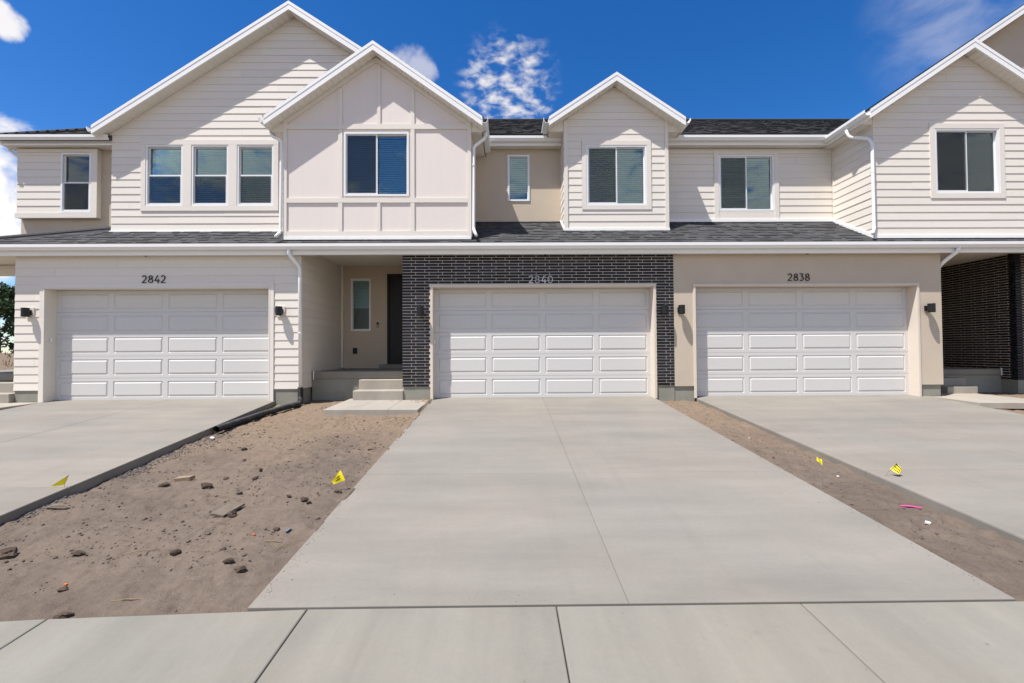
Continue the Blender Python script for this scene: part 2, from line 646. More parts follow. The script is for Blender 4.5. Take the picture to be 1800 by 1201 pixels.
def wall(name, mat, parent, top, bot, holes, mapf, thick=0.15):
    mb = MB()
    for run in pieces(top, bot, holes):
        for (xa, xb, ba, bb, ta, tb) in run:
            pa = [mapf(xa, ba, 0), mapf(xb, bb, 0), mapf(xb, tb, 0), mapf(xa, ta, 0)]
            pb = [mapf(xa, ba, -thick), mapf(xb, bb, -thick), mapf(xb, tb, -thick), mapf(xa, ta, -thick)]
            mb.extrude(pa, pb)
    return mb.build(name, mat, parent)


def foundation(unit, spans, z1, Y):
    for (xa, xb) in spans:
        B(xa, xb, Y, Y + .2, -.45, z1).build('foundation', 'foundation', unit)


def siding(parent, top, bot, holes, mapf, zstart, expo=0.182, stagger=True, thick=0.0175, mat='siding'):
    zmin = min(p[1] for p in bot)
    zmax = max(p[1] for p in top)
    z = zstart
    while z > zmin:
        z -= expo
    k = 0
    x0, x1 = bot[0][0], bot[-1][0]
    while z < zmax:
        z1 = z + expo
        sp = []
        if stagger and x1 - x0 > 3.0:
            x = x0 + ((k * 1.37) % 3.66)
            while x < x1 - 0.4:
                if x > x0 + 0.4:
                    sp.append(round(x, 5))
                x += 3.66
        for run in pieces(top, bot, holes, z, z1, sp):
            lo = [(run[0][0], run[0][2])] + [(s_[1], s_[3]) for s_ in run]
            hi = [(s_[1], s_[5]) for s_ in reversed(run)] + [(run[0][0], run[0][4])]
            pts = []
            for p in lo + hi:
                if not pts or abs(p[0] - pts[-1][0]) + abs(p[1] - pts[-1][1]) > 1e-4:
                    pts.append(p)
            if len(pts) > 1 and abs(pts[0][0] - pts[-1][0]) + abs(pts[0][1] - pts[-1][1]) < 1e-4:
                pts.pop()
            if len(pts) < 3:
                continue
            g = 0.0012
            xa, xb = min(p[0] for p in pts), max(p[0] for p in pts)
            pts = [(p[0] + (g if p[0] == xa else -g if p[0] == xb else 0), p[1]) for p in pts]

            def off(zz):
                return thick - (thick - 0.006) * (zz - z) / expo
            jit = random.uniform(-0.0012, 0.0012)
            mb = MB().extrude([mapf(p[0], p[1], off(p[1]) + jit) for p in pts], [mapf(p[0], p[1], 0.0005) for p in pts])
            mb.build('siding_board', mat, parent)
        z = z1
        k += 1


GUT = [(0, 0), (0, -.12), (.092, -.12), (.102, -.088), (.126, -.062), (.128, 0), (.118, 0), (.116, -.058), (.094, -.084), (.085, -.112), (.008, -.112), (.008, 0)]


def gutter(parent, p0, p1, out):
    """K-style gutter from p0 to p1; out = unit vector away from the fascia; p at the top of the gutter's back"""
    p0, p1, out = Vector(p0), Vector(p1), Vector(out)
    mb = MB()
    a = [p0 + out * q[0] + Vector((0, 0, q[1])) for q in GUT]
    b = [p1 + out * q[0] + Vector((0, 0, q[1])) for q in GUT]
    mb.extrude(a, b)
    o = mb.build('gutter', 'white_metal', parent)
    return o


def smooth_path(pts, n=6):
    """Chaikin-like rounding of a polyline's corners"""
    pts = [Vector(p) for p in pts]
    out = [pts[0]]
    for i in range(1, len(pts) - 1):
        a, b, c = pts[i - 1], pts[i], pts[i + 1]
        rr = min((b - a).length, (c - b).length, 0.16) * 0.48
        s0 = b + (a - b).normalized() * rr
        s1 = b + (c - b).normalized() * rr
        for k in range(n + 1):
            t = k / n
            out.append((1 - t) ** 2 * s0 + 2 * t * (1 - t) * b + t * t * s1)
    out.append(pts[-1])
    return out


def downspout(parent, pts, r=0.036, straps=()):
    o = MB().tube(smooth_path(pts), r, 12).build('downspout', 'white_metal', parent, smooth=True)
    for (x, y, z) in straps:
        MB().tube([(x, y, z), (x, y, z + 0.03)], r + 0.004, 12).build('strap', 'white_metal', o, smooth=False)
    return o


def shingles(parent, o, e1, e2, lo, hi, length, expo=0.142, thick=0.012):
    """tabs laid in courses on a sloping plane: origin o, e1 along the eave, e2 up the slope; lo(v), hi(v) give the extent along e1 at v"""
    o, e1, e2 = Vector(o), Vector(e1).normalized(), Vector(e2).normalized()
    nrm = e1.cross(e2)
    if nrm.z < 0:
        nrm = -nrm
    mb = MB()
    v = 0.0
    k = 0
    while v < length:
        a, b = lo(v), hi(v)
        x = a
        v1 = min(v + expo * 1.02, length)
        while x < b - 1e-3:
            x2 = min(x + random.choice((0.10, 0.14, 0.17, 0.2, 0.25)), b)
            h0 = thick * random.choice((0.8, 0.95, 1.6, 1.8))
            h1 = 0.002
            p = [o + e1 * x + e2 * v, o + e1 * x2 + e2 * v, o + e1 * x2 + e2 * v1, o + e1 * x + e2 * v1]
            q = [p[0] + nrm * h0, p[1] + nrm * h0, p[2] + nrm * h1, p[3] + nrm * h1]
            mb.add(p + q, [(4, 5, 6, 7), (0, 1, 5, 4), (1, 2, 6, 5), (3, 0, 4, 7)])
            x = x2
        v += expo
        k += 1
    ob = mb.build('shingles', 'shingle', parent, recalc=False)
    ob['kind'] = 'stuff'
    return ob


def gable(parent, xl, xp, xr, zp, sl, sr, Yf, Yb, Ywall, wl_x, wr_x, left_gutter=True, right_gutter=True, rake_left=True, left_field=True):
    """a gable roof seen end-on: rakes at Yf, soffits back to the wall at Ywall, shingles on both slopes back to Yb"""
    T = 0.20
    zl, zr = zp - sl * (xp - xl), zp - sr * (xr - xp)
    roof = MB()
    for (x0, z0, x1, z1) in ((xl, zl, xp, zp), (xp, zp, xr, zr)):
        roof.hexa([(x0, Yf + .04, z0 - T + .02), (x1, Yf + .04, z1 - T + .02), (x1, Yb, z1 - T + .02), (x0, Yb, z0 - T + .02),
                   (x0, Yf + .04, z0 - .012), (x1, Yf + .04, z1 - .012), (x1, Yb, z1 - .012), (x0, Yb, z0 - .012)])
    roof = roof.build('roof', 'soffit', parent)
    for (x0, z0, x1, z1) in ((xl, zl, xp, zp), (xp, zp, xr, zr)):
        MB().hexa([(x0, Yf, z0 - T), (x1, Yf, z1 - T), (x1, Yf + .038, z1 - T), (x0, Yf + .038, z0 - T),
                   (x0, Yf, z0 - .012), (x1, Yf, z1 - .012), (x1, Yf + .038, z1 - .012), (x0, Yf + .038, z0 - .012)]).build('rake_board', 'white_metal', roof)
        MB().hexa([(x0, Yf - .007, z0 - .068), (x1, Yf - .007, z1 - .068), (x1, Yf - .001, z1 - .068), (x0, Yf - .001, z0 - .068),
                   (x0, Yf - .007, z0 + .010), (x1, Yf - .007, z1 + .010), (x1, Yf - .001, z1 + .010), (x0, Yf - .001, z0 + .010)]).build('drip_edge', 'white_metal', roof)
    # soffit strips under the rakes
    dx = 0.125
    for (xa, za, xb, zb, s_) in ((xl, zl, xp, zp, sl), (xr, zr, xp, zp, -sr)):
        sgn = 1 if xb > xa else -1
        n = int(abs(xb - xa) / dx)
        g = 0.005
        x0, x1 = 0, sgn * (dx - g)
        z1 = s_ * x1
        y0, y1 = Yf + .04, Ywall
        mb = MB().hexa([(x0, y0, -.004), (x1, y0, z1 - .004), (x1, y1, z1 - .004), (x0, y1, -.004),
                        (x0, y0, .012), (x1, y0, z1 + .012), (x1, y1, z1 + .012), (x0, y1, .012)])
        me = mb.mesh('soffit_panel', 'soffit', (0, 0, 0))
        for i in range(n):
            x = xa + sgn * dx * i
            link_mesh('soffit_panel', me, (x, 0, za - T + .004 + s_ * sgn * dx * i), roof)
    # boxed eaves at either side
    for (xe, ze, wx, gut, sgn) in ((xl, zl, wl_x, left_gutter, -1), (xr, zr, wr_x, right_gutter, 1)):
        if not gut:
            continue
        zb = ze - T
        xa, xb = sorted((xe, wx))
        MB().box(xa, xb, Ywall + .022, Yb - 1.0, zb - .012, zb - .002).build('eave_soffit', 'soffit', roof)
        tri = [(xe, Ywall - .002, zb - .012), (wx, Ywall - .002, zb - .012), (wx, Ywall - .002, zb + abs(wx - xe) * (sl if sgn < 0 else sr)), (xe, Ywall - .002, zb)]
        MB().extrude(tri, [(p[0], Ywall + .02, p[2]) for p in tri]).build('eave_return', 'soffit', roof)
        # side fascia
        x0, x1 = sorted((xe, xe - sgn * .02))
        MB().box(x0 - (0.001 if sgn < 0 else 0), x1 + (0.001 if sgn > 0 else 0), Yf + .04, Yb - 1.0, zb - .012, ze - .012).build('fascia', 'white_metal', roof)
        gutter(parent, (xe + sgn * .002, Yf + .01, ze - .012), (xe + sgn * .002, Yb - 1.2, ze - .012), (sgn, 0, 0))
    # shingles on both slopes
    Ls = math.hypot(xp - xl, zp - zl)
    Lr = math.hypot(xr - xp, zr - zp)
    shingles(roof, (xl - .02, Yf, zl - .014), (0, 1, 0), (xp - xl, 0, zp - zl), lambda v: 0, lambda v: Yb - Yf, Ls + .03)
    shingles(roof, (xr + .02, Yf, zr - .014), (0, 1, 0), (xp - xr, 0, zp - zr), lambda v: 0, lambda v: Yb - Yf, Lr + .03)
    return roof


def window(parent, x0, x1, z0, z1, Y, style, blind=1.0, trim=0.0, mat_trim='trim', deep=1.3, tilt=35):
    """vinyl window set in a wall at Y: frame with glass, sash, blind and the room behind"""
    F = 0.042
    fr = MB()
    ya, yb = Y - .022, Y + .085
    fr.box(x0, x0 + F, ya, yb, z0, z1).box(x1 - F, x1, ya, yb, z0, z1)
    fr.box(x0 + F, x1 - F, ya, yb, z1 - F, z1).box(x0 + F, x1 - F, ya, yb, z0, z0 + F)
    win = fr.build('window', 'vinyl', parent)
    xi0, xi1, zi0, zi1 = x0 + F, x1 - F, z0 + F, z1 - F
    g = 0.028

    def sash(a, b, c, d, y, s=g):
        m = MB()
        m.box(a, a + s, y, y + .03, c, d).box(b - s, b, y, y + .03, c, d)
        m.box(a + s, b - s, y, y + .03, d - s, d).box(a + s, b - s, y, y + .03, c, c + s)
        m.build('sash', 'vinyl', win)
        B(a + s - .004, b - s + .004, y + .012, y + .018, c + s - .004, d - s + .004).build('pane', 'glass', win)

    if style == 'slider':
        xm = (x0 + x1) / 2
        sash(xi0, xm + .02, zi0, zi1, Y + .004, .036)
        sash(xm - .02, xi1, zi0, zi1, Y + .044, .022)
        B(xi0 + .030, xm - .016, Y - .010, Y - .008, zi0 + .03, zi1 - .03).build('insect_screen', 'screen', win)
    elif style == 'hung':
        zm = (z0 + z1) / 2
        sash(xi0, xi1, zm - .02, zi1, Y + .044, .022)
        sash(xi0, xi1, zi0, zm + .02, Y + .004, .036)
        B(xi0 + .030, xi1 - .03, Y - .010, Y - .008, zi0 + .03, zm - .018).build('insect_screen', 'screen', win)
    else:
        sash(xi0, xi1, zi0, zi1, Y + .02, .016)
    # blind
    if blind > 0:
        bl = MB()
        zb = zi1 - (zi1 - zi0) * blind
        yb_ = Y + .118
        bl.box(xi0 + .012, xi1 - .012, yb_ - .025, yb_ + .025, zi1 - .05, zi1 - .004)
        bl.box(xi0 + .015, xi1 - .015, yb_ - .022, yb_ + .022, zb, zb + .02)
        z = zb + .03
        c, s_ = math.cos(R(tilt)) * .025, math.sin(R(tilt)) * .025
        while z < zi1 - .06:
            bl.hexa([(xi0 + .015, yb_ - c, z - s_), (xi1 - .015, yb_ - c, z - s_), (xi1 - .015, yb_ + c, z + s_), (xi0 + .015, yb_ + c, z + s_),
                     (xi0 + .015, yb_ - c, z - s_ + .003), (xi1 - .015, yb_ - c, z - s_ + .003), (xi1 - .015, yb_ + c, z + s_ + .003), (xi0 + .015, yb_ + c, z + s_ + .003)])
            z += .051
        for f_ in (0.2, 0.8):
            xx = xi0 + (xi1 - xi0) * f_
            bl.box(xx - .0015, xx + .0015, yb_ - .027, yb_ - .025, zb, zi1 - .05)
        bl.build('blind', 'blind', win, recalc=False)
        B(xi0 + .07, xi0 + .076, yb_ - .04, yb_ - .034, zi1 - .05 - .62 * (zi1 - zi0), zi1 - .05).build('tilt_wand', 'blind', win)
    # lining and room
    rm = MB()
    a, b, c, d, e, f = x0 - .35, x1 + .35, Y + .15, Y + .15 + deep, z0 - .5, z1 + .25
    rm.add([(a, c, e), (b, c, e), (b, d, e), (a, d, e), (a, c, f), (b, c, f), (b, d, f), (a, d, f)],
           [(0, 1, 2, 3), (4, 5, 6, 7), (1, 2, 6, 5), (2, 3, 7, 6), (3, 0, 4, 7)])
    rm.add([(a, c, e), (b, c, e), (b, c, z0), (a, c, z0)], [(0, 1, 2, 3)])
    rm.add([(a, c, z1), (b, c, z1), (b, c, f), (a, c, f)], [(0, 1, 2, 3)])
    rm.add([(a, c, z0), (x0, c, z0), (x0, c, z1), (a, c, z1)], [(0, 1, 2, 3)])
    rm.add([(x1, c, z0), (b, c, z0), (b, c, z1), (x1, c, z1)], [(0, 1, 2, 3)])
    rm.build('room', 'room', win, recalc=False)
    ln = MB()
    ln.box(x0 + .004, x0 + .016, Y + .0855, Y + .149, z0 + .02, z1 - .02).box(x1 - .016, x1 - .004, Y + .0855, Y + .149, z0 + .02, z1 - .02)
    ln.box(x0 + .016, x1 - .016, Y + .0855, Y + .149, z0 + .004, z0 + .02)
    ln.build('lining', 'vinyl', win)
    if trim:
        t = trim
        for q in ((x0 - t, x1 + t, z1 + .002, z1 + t), (x0 - t, x1 + t, z0 - t, z0 - .002), (x0 - t, x0 - .002, z0, z1), (x1 + .002, x1 + t, z0, z1)):
            B(q[0], q[1], Y - .030, Y - .001, q[2], q[3]).build('window_trim', mat_trim, win)
    return win


def hole(x0, x1, z0, z1, e=0.0):
    return (x0 - e, x1 + e, z0 - e, z1 + e)


def garage_door(parent, x0, x1, z1, Y):
    """five sections of four raised panels"""
    z0 = 0.012
    n = 5
    H = (z1 - z0) / n
    Wd = (x1 - x0) / 4
    door = MB()
    door.box(x0, x1, Y + .046, Y + .06, z0, z1)
    door.box(x0, x1, Y + .002, Y + .044, z0 - .008, z0 + .0)      # bottom seal
    door = door.build('garage_door', 'door_white', parent)
    pw, ph = Wd - .125, H - .145
    # shared panel mesh: groove, then a raised field
    ring = [(0, 0.0), (.010, .012), (.020, .012), (.047, -.005), (.054, -.005)]
    vs, fs = [], []
    for (ins, dep) in ring:
        a, b = pw / 2 - ins, ph / 2 - ins
        vs += [(-a, dep, -b), (a, dep, -b), (a, dep, b), (-a, dep, b)]
    for k in range(len(ring) - 1):
        for j in range(4):
            fs.append((4 * k + j, 4 * k + (j + 1) % 4, 4 * k + 4 + (j + 1) % 4, 4 * k + 4 + j))
    k = 4 * (len(ring) - 1)
    fs.append((k, k + 1, k + 2, k + 3))
    pm = MB().add(vs, fs).mesh('raised_panel', 'door_white', (0, 0, 0), recalc=False)
    for i in range(n):
        za, zb = z0 + i * H + .002, z0 + (i + 1) * H - .002
        zc_ = (za + zb) / 2
        hs = []
        for c in range(4):
            xc = x0 + Wd * (c + .5) + (0.5 - c / 3) * .03
            hs.append((xc - pw / 2, xc + pw / 2, zc_ - ph / 2, zc_ + ph / 2))
            link_mesh('raised_panel', pm, (xc, Y + .0, zc_), door)
        mb = MB()
        for run in pieces([(x0, zb), (x1, zb)], [(x0, za), (x1, za)], hs):
            for (xa, xb, b0, b1, t0, t1) in run:
                mb.hexa([(xa, Y, b0), (xb, Y, b1), (xb, Y + .045, b1), (xa, Y + .045, b0), (xa, Y, t0), (xb, Y, t1), (xb, Y + .045, t1), (xa, Y + .045, t0)])
        mb.build('section', 'door_white', door, recalc=False)
    return door


def door_surround(parent, x0, x1, z1, Yd, face, mat, width, proud):
    """jambs and head lining the garage opening from the wall face back to the door, with flat casing on the wall"""
    t = 0.03
    for q in ((x0 - t, x0, 0.0, z1 + t), (x1, x1 + t, 0.0, z1 + t)):
        B(q[0], q[1], face - proud, Yd + .05, q[2], q[3]).build('jamb', mat, parent)
    B(x0, x1, face - proud, Yd + .05, z1, z1 + t).build('head_jamb', mat, parent)
    for q in ((x0 - width, x0 - t - .001, 0.0, z1 + width), (x1 + t + .001, x1 + width, 0.0, z1 + width)):
        B(q[0], q[1], face - proud + .004, face - .001, q[2], q[3]).build('door_casing', mat, parent)
    B(x0 - t, x1 + t, face - proud + .004, face - .001, z1 + t + .001, z1 + width).build('door_casing', mat, parent)


def sconce(parent, x, z, Y, block=False):
    if block:
        B(x - .085, x + .085, Y - .034, Y - .001, z - .125, z + .115).build('mounting_block', 'trim', parent)
        y = Y - .034
    else:
        y = Y
    m = MB().box(x - .05, x + .05, y - .03, y - .001, z - .058, z + .055)
    m.box(x - .03, x + .03, y - .08, y - .03, z - .035, z + .035)
    lamp = m.build('wall_light', 'black_metal', parent)
    c = MB()
    cy = Y - .128
    n = 28
    for (r_, za, zb) in ((.071, z - .098, z + .098),):
        c.tube([(x, cy, za), (x, cy, zb)], r_, n, caps=False)
        c.tube([(x, cy, za), (x, cy, zb)], r_ - .005, n, caps=False)
        c.tube([(x, cy, z - .03), (x, cy, z + .03)], r_ - .006, n)
        for zz in (za, zb):
            b = len(c.v)
            for rr in (r_, r_ - .005):
                for k in range(n):
                    a = 2 * math.pi * k / n
                    c.v.append((x + rr * math.cos(a), cy + rr * math.sin(a), zz))
            for k in range(n):
                c.f.append((b + k, b + (k + 1) % n, b + n + (k + 1) % n, b + n + k))
    o = c.build('shade', 'black_metal', lamp, recalc=False)
    return lamp


def arc(cx, cy, rx, ry, a0, a1, n=16):
    return [(cx + rx * math.cos(R(a0 + (a1 - a0) * k / n)), cy + ry * math.sin(R(a0 + (a1 - a0) * k / n))) for k in range(n + 1)]


DIGITS = {
    '2': [arc(.30, .70, .26, .28, 160, -28, 14) + [(.04, .05), (.04, .05)], [(.03, .045), (.62, .045)]],
    '8': [arc(.33, .75, .225, .215, 0, 360, 24), arc(.33, .285, .28, .245, 0, 360, 24)],
    '4': [[(.42, .99), (.04, .29), (.70, .29)], [(.50, .50), (.50, .0)]],
    '0': [arc(.36, .5, .31, .465, 0, 360, 32)],
    '3': [[(.06, .955), (.56, .955), (.29, .60)] + arc(.29, .325, .28, .285, 88, -140, 18)],
}


def house_number(parent, text, x0, x1, z0, z1, Y, mat):
    h = z1 - z0
    lw = h * 0.098
    n = len(text)
    pitch_ = (x1 - x0 - h * .66) / (n - 1)
    plate = None
    for i, ch in enumerate(text):
        mb = MB()
        for st in DIGITS[ch]:
            pts = [(x0 + pitch_ * i + p[0] * h * .95, z0 + p[1] * h) for p in st]
            for a, b in zip(pts, pts[1:]):
                d = Vector((b[0] - a[0], b[1] - a[1]))
                if d.length < 1e-5:
                    continue
                d.normalize()
                e = d * (lw * .12)
                q = Vector((-d.y, d.x)) * (lw / 2)
                aa, bb = Vector(a) - e, Vector(b) + e
                p4 = [aa - q, bb - q, bb + q, aa + q]
                mb.extrude([(v.x, Y - .016, v.y) for v in p4], [(v.x, Y - .004, v.y) for v in p4])
        if plate is None:
            plate = MB()
            for k in range(n):
                xx = x0 + pitch_ * k + .33 * h
                plate.tube([(xx, Y - .006, z0 + h * .29), (xx, Y + .01, z0 + h * .29)], .004, 6)
            plate = plate.build('house_number', mat, parent)
        mb.build('digit', mat, plate, recalc=False)
    return plate


# ------------------------------------------------------------------ ground, drives and walks
BS = 0.082          # fall of the drives towards the street


def vnoise(X, Y, scale, seed):
    r_ = np.random.default_rng(seed)
    tab = r_.random((256, 256))
    x, y = X * scale, Y * scale
    xi, yi = np.floor(x).astype(int), np.floor(y).astype(int)
    fx, fy = x - xi, y - yi
    fx, fy = fx * fx * (3 - 2 * fx), fy * fy * (3 - 2 * fy)
    g = lambda a, b: tab[a % 256, b % 256]
    return (g(xi, yi) * (1 - fx) + g(xi + 1, yi) * fx) * (1 - fy) + (g(xi, yi + 1) * (1 - fx) + g(xi + 1, yi + 1) * fx) * fy - .5


def drive_z(y):
    return BS * min(max(y, -7.22), 0.3)


def left_edge(y):
    return -5.172 + (y + .37) * (-5.172 + 4.90) / (5.39)


def right_edge(y):
    return 4.267 - (y + .22) * .0195


def ground_h(X, Y, rough=True):
    X = np.asarray(X, float); Y = np.asarray(Y, float)
    yc = np.clip(Y, -7.22, 0.0)
    base = BS * yc - .022
    base = np.where(Y < -7.22, base - .05 * (-7.22 - np.maximum(Y, -8.9)), base)
    # yard between the drives: lower towards the left-hand slab
    le = -5.172 + (yc + .37) * (-5.172 + 4.90) / 5.39
    t = np.clip((-1.72 - X) / (-1.72 - le), 0, 1)
    yard = (X > le - .6) & (X < -1.5) & (Y > -7.4) & (Y < .7)
    dep = .015 + .068 * t ** 1.2
    near_walk = np.clip((Y + 2.2) / .9, 0, 1) * np.clip((X + 4.2) / .6, 0, 1)
    dep = dep - .045 * near_walk
    base = np.where(yard, base - dep, base)
    strip = (X > 3.2) & (X < 4.6) & (Y > -7.4) & (Y < .5)
    base = np.where(strip, base - .030 - .03 * np.clip((X - 3.4) / .9, 0, 1), base)
    right = (X > 9.2) & (Y > -7.4) & (Y < 1)
    base = np.where(right, base - .05, base)
    under = ((X > -1.70) & (X < 3.34)) | (X < le - .05) & (X > -12.5) | (X > 4.42) & (X < 9.45)
    sp = .055 * vnoise(X, Y, 3.1, 51) + .035 * vnoise(X, Y, 11.0, 52)
    edge = np.where(X < 1, np.abs(X + 1.715 - .02), np.abs(X - 3.335 + .0085 * Y + .02))
    under = under & ~((X > -1.70) & (X < -1.64 + sp - .05)) & ~((X > 3.30 + sp + .05) & (X < 3.42))
    lip = np.clip(1 - edge / .09, 0, 1) * (Y < -.1) * (Y > -7.2)
    base = base + lip * (.030 + .5 * sp)
    base = np.where(under & (Y < .3) & (Y > -9), base - .07, base)
    base = np.where(Y > .3, -.06, base)
    base = np.where(Y < -7.30, base - .08, base)
    base = np.where(Y < -8.95, -.98, base)
    # the spoil heap and rise far off to the side of the row
    base = base + 1.35 * np.exp(-(((X + 31) / 9) ** 2 + ((Y - 14) / 7) ** 2)) * (X < -13.5) + np.clip((-X - 34) / 60, 0, 1) * .9
    if rough:
        am = np.where(yard | strip | right, 1.0, .6)
        base = base + am * .026 * vnoise(X * .35 + .2 * Y, Y, 5.5, 9) + am * (.034 * vnoise(X, Y, 1.3, 1) + .026 * vnoise(X, Y, 3.7, 2) + .022 * vnoise(X, Y, 9.0, 3)
                            + .014 * vnoise(X, Y, 21.0, 4) + .009 * vnoise(X, Y, 41.0, 5))
        c = vnoise(X, Y, 12.0, 6)
        base = base + am * .022 * np.clip(c - .30, 0, 1) / .2 * (vnoise(X, Y, 2.0, 8) > .0)
    return base


def axis(segs):
    out = []
    for a, b, st in segs:
        n = max(1, int(round((b - a) / st)))
        out += [a + (b - a) * k / n for k in range(n)]
    out.append(segs[-1][1])
    return np.array(out)


gx = axis([(-3000, -300, 450), (-300, -60, 30), (-60, -14, 1.6), (-14, -5.4, .3), (-5.4, -1.62, .022), (-1.62, -1.50, .022), (-1.50, 3.16, .3), (3.16, 4.5, .022), (4.5, 9.3, .4), (9.3, 13, .05), (13, 60, 3), (60, 300, 30), (300, 3000, 450)])
gy = axis([(-3000, -300, 450), (-300, -30, 30), (-30, -9, 1.5), (-9, -7.4, .1), (-7.4, 0.6, .022), (.6, 3, .2), (3, 40, 1.6), (40, 300, 26), (300, 3000, 450)])
GX, GY = np.meshgrid(gx, gy)
GZ = ground_h(GX, GY)
nx, ny = len(gx), len(gy)
verts = np.stack([GX.ravel(), GY.ravel(), GZ.ravel()], 1)
ii, jj = np.meshgrid(np.arange(nx - 1), np.arange(ny - 1))
a = (jj * nx + ii).ravel()
faces = np.stack([a, a + 1, a + 1 + nx, a + nx], 1)
gm = bpy.data.meshes.new('ground')
gm.vertices.add(len(verts)); gm.vertices.foreach_set('co', verts.ravel())
gm.loops.add(faces.size); gm.loops.foreach_set('vertex_index', faces.ravel())
gm.polygons.add(len(faces))
gm.polygons.foreach_set('loop_start', np.arange(0, faces.size, 4))
gm.polygons.foreach_set('loop_total', np.full(len(faces), 4))
gm.update(calc_edges=True)
gm.polygons.foreach_set('use_smooth', np.ones(len(faces), bool))
gm.materials.append(MAT['dirt'])
ground = bpy.data.objects.new('ground', gm)
COL.objects.link(ground)
tag(ground, 'bare brown dirt yard strewn with clods between the concrete driveways', kind='structure')


def structure(name, label, loc):
    o = bpy.data.objects.new(name, None)
    COL.objects.link(o)
    o.location = loc
    WORLD_LOC[o.name] = Vector(loc)
    o['label'] = label
    o['kind'] = 'structure'
    return o


def slab(parent, pts, thick, zf, mat='concrete', name='slab', r=0.012):
    """a poured slab: plan outline pts, top following zf(y) with eased edges"""
    cx = sum(p[0] for p in pts) / len(pts)
    cy = sum(p[1] for p in pts) / len(pts)

    def inset(p, d):
        v = Vector((cx - p[0], cy - p[1]))
        return (p[0] + math.copysign(d, v.x), p[1] + math.copysign(d, v.y))
    mb = MB()
    loops = [[(p[0], p[1], zf(p[1]) - thick) for p in pts], [(p[0], p[1], zf(p[1]) - r) for p in pts],
             [(*inset(p, r * .35), zf(p[1]) - r * .3) for p in pts], [(*inset(p, r), zf(p[1])) for p in pts]]
    n = len(pts)
    vs = [p for l in loops for p in l]
    fs = []
    for k in range(3):
        for j in range(n):
            fs.append((k * n + j, k * n + (j + 1) % n, (k + 1) * n + (j + 1) % n, (k + 1) * n + j))
    fs.append(tuple(3 * n + j for j in range(n)))
    fs.append(tuple(range(n - 1, -1, -1)))
    mb.add(vs, fs)
    return mb.build(name, mat, parent)


g = .0014
drv = structure('driveway', 'pale concrete driveway running up to the garage framed in black brick', (.83, -3.6, 0))
xm_ = .80
gj = .0008
ys = [.24, -1.55, -4.73, -7.205]
for k in range(3):
    y1, y0 = ys[k] - .0028, ys[k + 1] + .0028
    e = lambda y: 3.335 + (-y) * .0085
    slab(drv, [(-1.718, y0), (xm_ - gj, y0), (xm_ - gj, y1), (-1.718, y1)], .13, drive_z, r=.005)
    slab(drv, [(xm_ + gj, y0), (e(y0), y0), (e(y1), y1), (xm_ + gj, y1)], .13, drive_z, r=.005)
drv2 = structure('driveway', 'concrete driveway with a raised dark edge in front of the siding-clad garage', (-7.8, -3.6, 0))
ys = [.24, -2.6, -5.05, -7.205]
for k in range(3):
    y1, y0 = ys[k] - .0028, ys[k + 1] + .0028
    slab(drv2, [(-7.7 + g, y0), (left_edge(y0), y0), (left_edge(y1), y1), (-7.7 + g, y1)], .17, drive_z, r=.01)
    slab(drv2, [(-10.36, y0), (-7.7 - g, y0), (-7.7 - g, y1), (-10.36, y1)], .17, drive_z, r=.01)
drv3 = structure('driveway', 'concrete driveway in front of the tan stucco garage, flag at its edge', (6.9, -3.6, 0))
ys = [.24, -2.4, -4.72, -7.205]
for k in range(3):
    y1, y0 = ys[k] - .0028, ys[k + 1] + .0028
    e = lambda y: 9.62 + .0 * y
    slab(drv3, [(right_edge(y0), y0), (6.9 - g, y0), (6.9 - g, y1), (right_edge(y1), y1)], .15, drive_z, r=.02)
    slab(drv3, [(6.9 + g, y0), (e(y0), y0), (e(y1), y1), (6.9 + g, y1)], .15, drive_z, r=.012)

# public sidewalk: separate slabs between tooled joints
walk = structure('sidewalk', 'pale concrete sidewalk slabs along the foot of the driveways', (0, -8.0, -.62))


def walk_z(y):
    return -.586 + .05 * (y + 7.2)


def walk_edge(x):
    return -7.230 - max(0, -1.9 - x) * .068


jx = [-9.4, -7.78, -6.16, -4.54, -2.92, -1.314, .314, 1.929, 3.545, 5.165, 6.785, 8.405]
for a_, b_ in zip(jx, jx[1:]):
    gg = .0028
    y0 = -8.75
    slab(walk, [(a_ + gg, y0), (b_ - gg, y0), (b_ - gg, walk_edge(b_)), (a_ + gg, walk_edge(a_))], .12, walk_z, 'concrete_walk', r=.010)
kerb = structure('kerb', 'concrete kerb between the sidewalk and the street', (0, -8.9, -.8))
for k in range(-4, 4):
    slab(kerb, [(k * 3.0 + .004, -8.92), (k * 3.0 + 2.996, -8.92), (k * 3.0 + 2.996, -8.76), (k * 3.0 + .004, -8.76)], .35, lambda y: -.685, 'concrete_walk', 'kerb_stone', r=.02)
road = MB().box(-60, 60, -17, -8.93, -1.0, -.82).build('road', 'asphalt')
tag(road, 'dark asphalt street in front of the sidewalk', kind='structure')

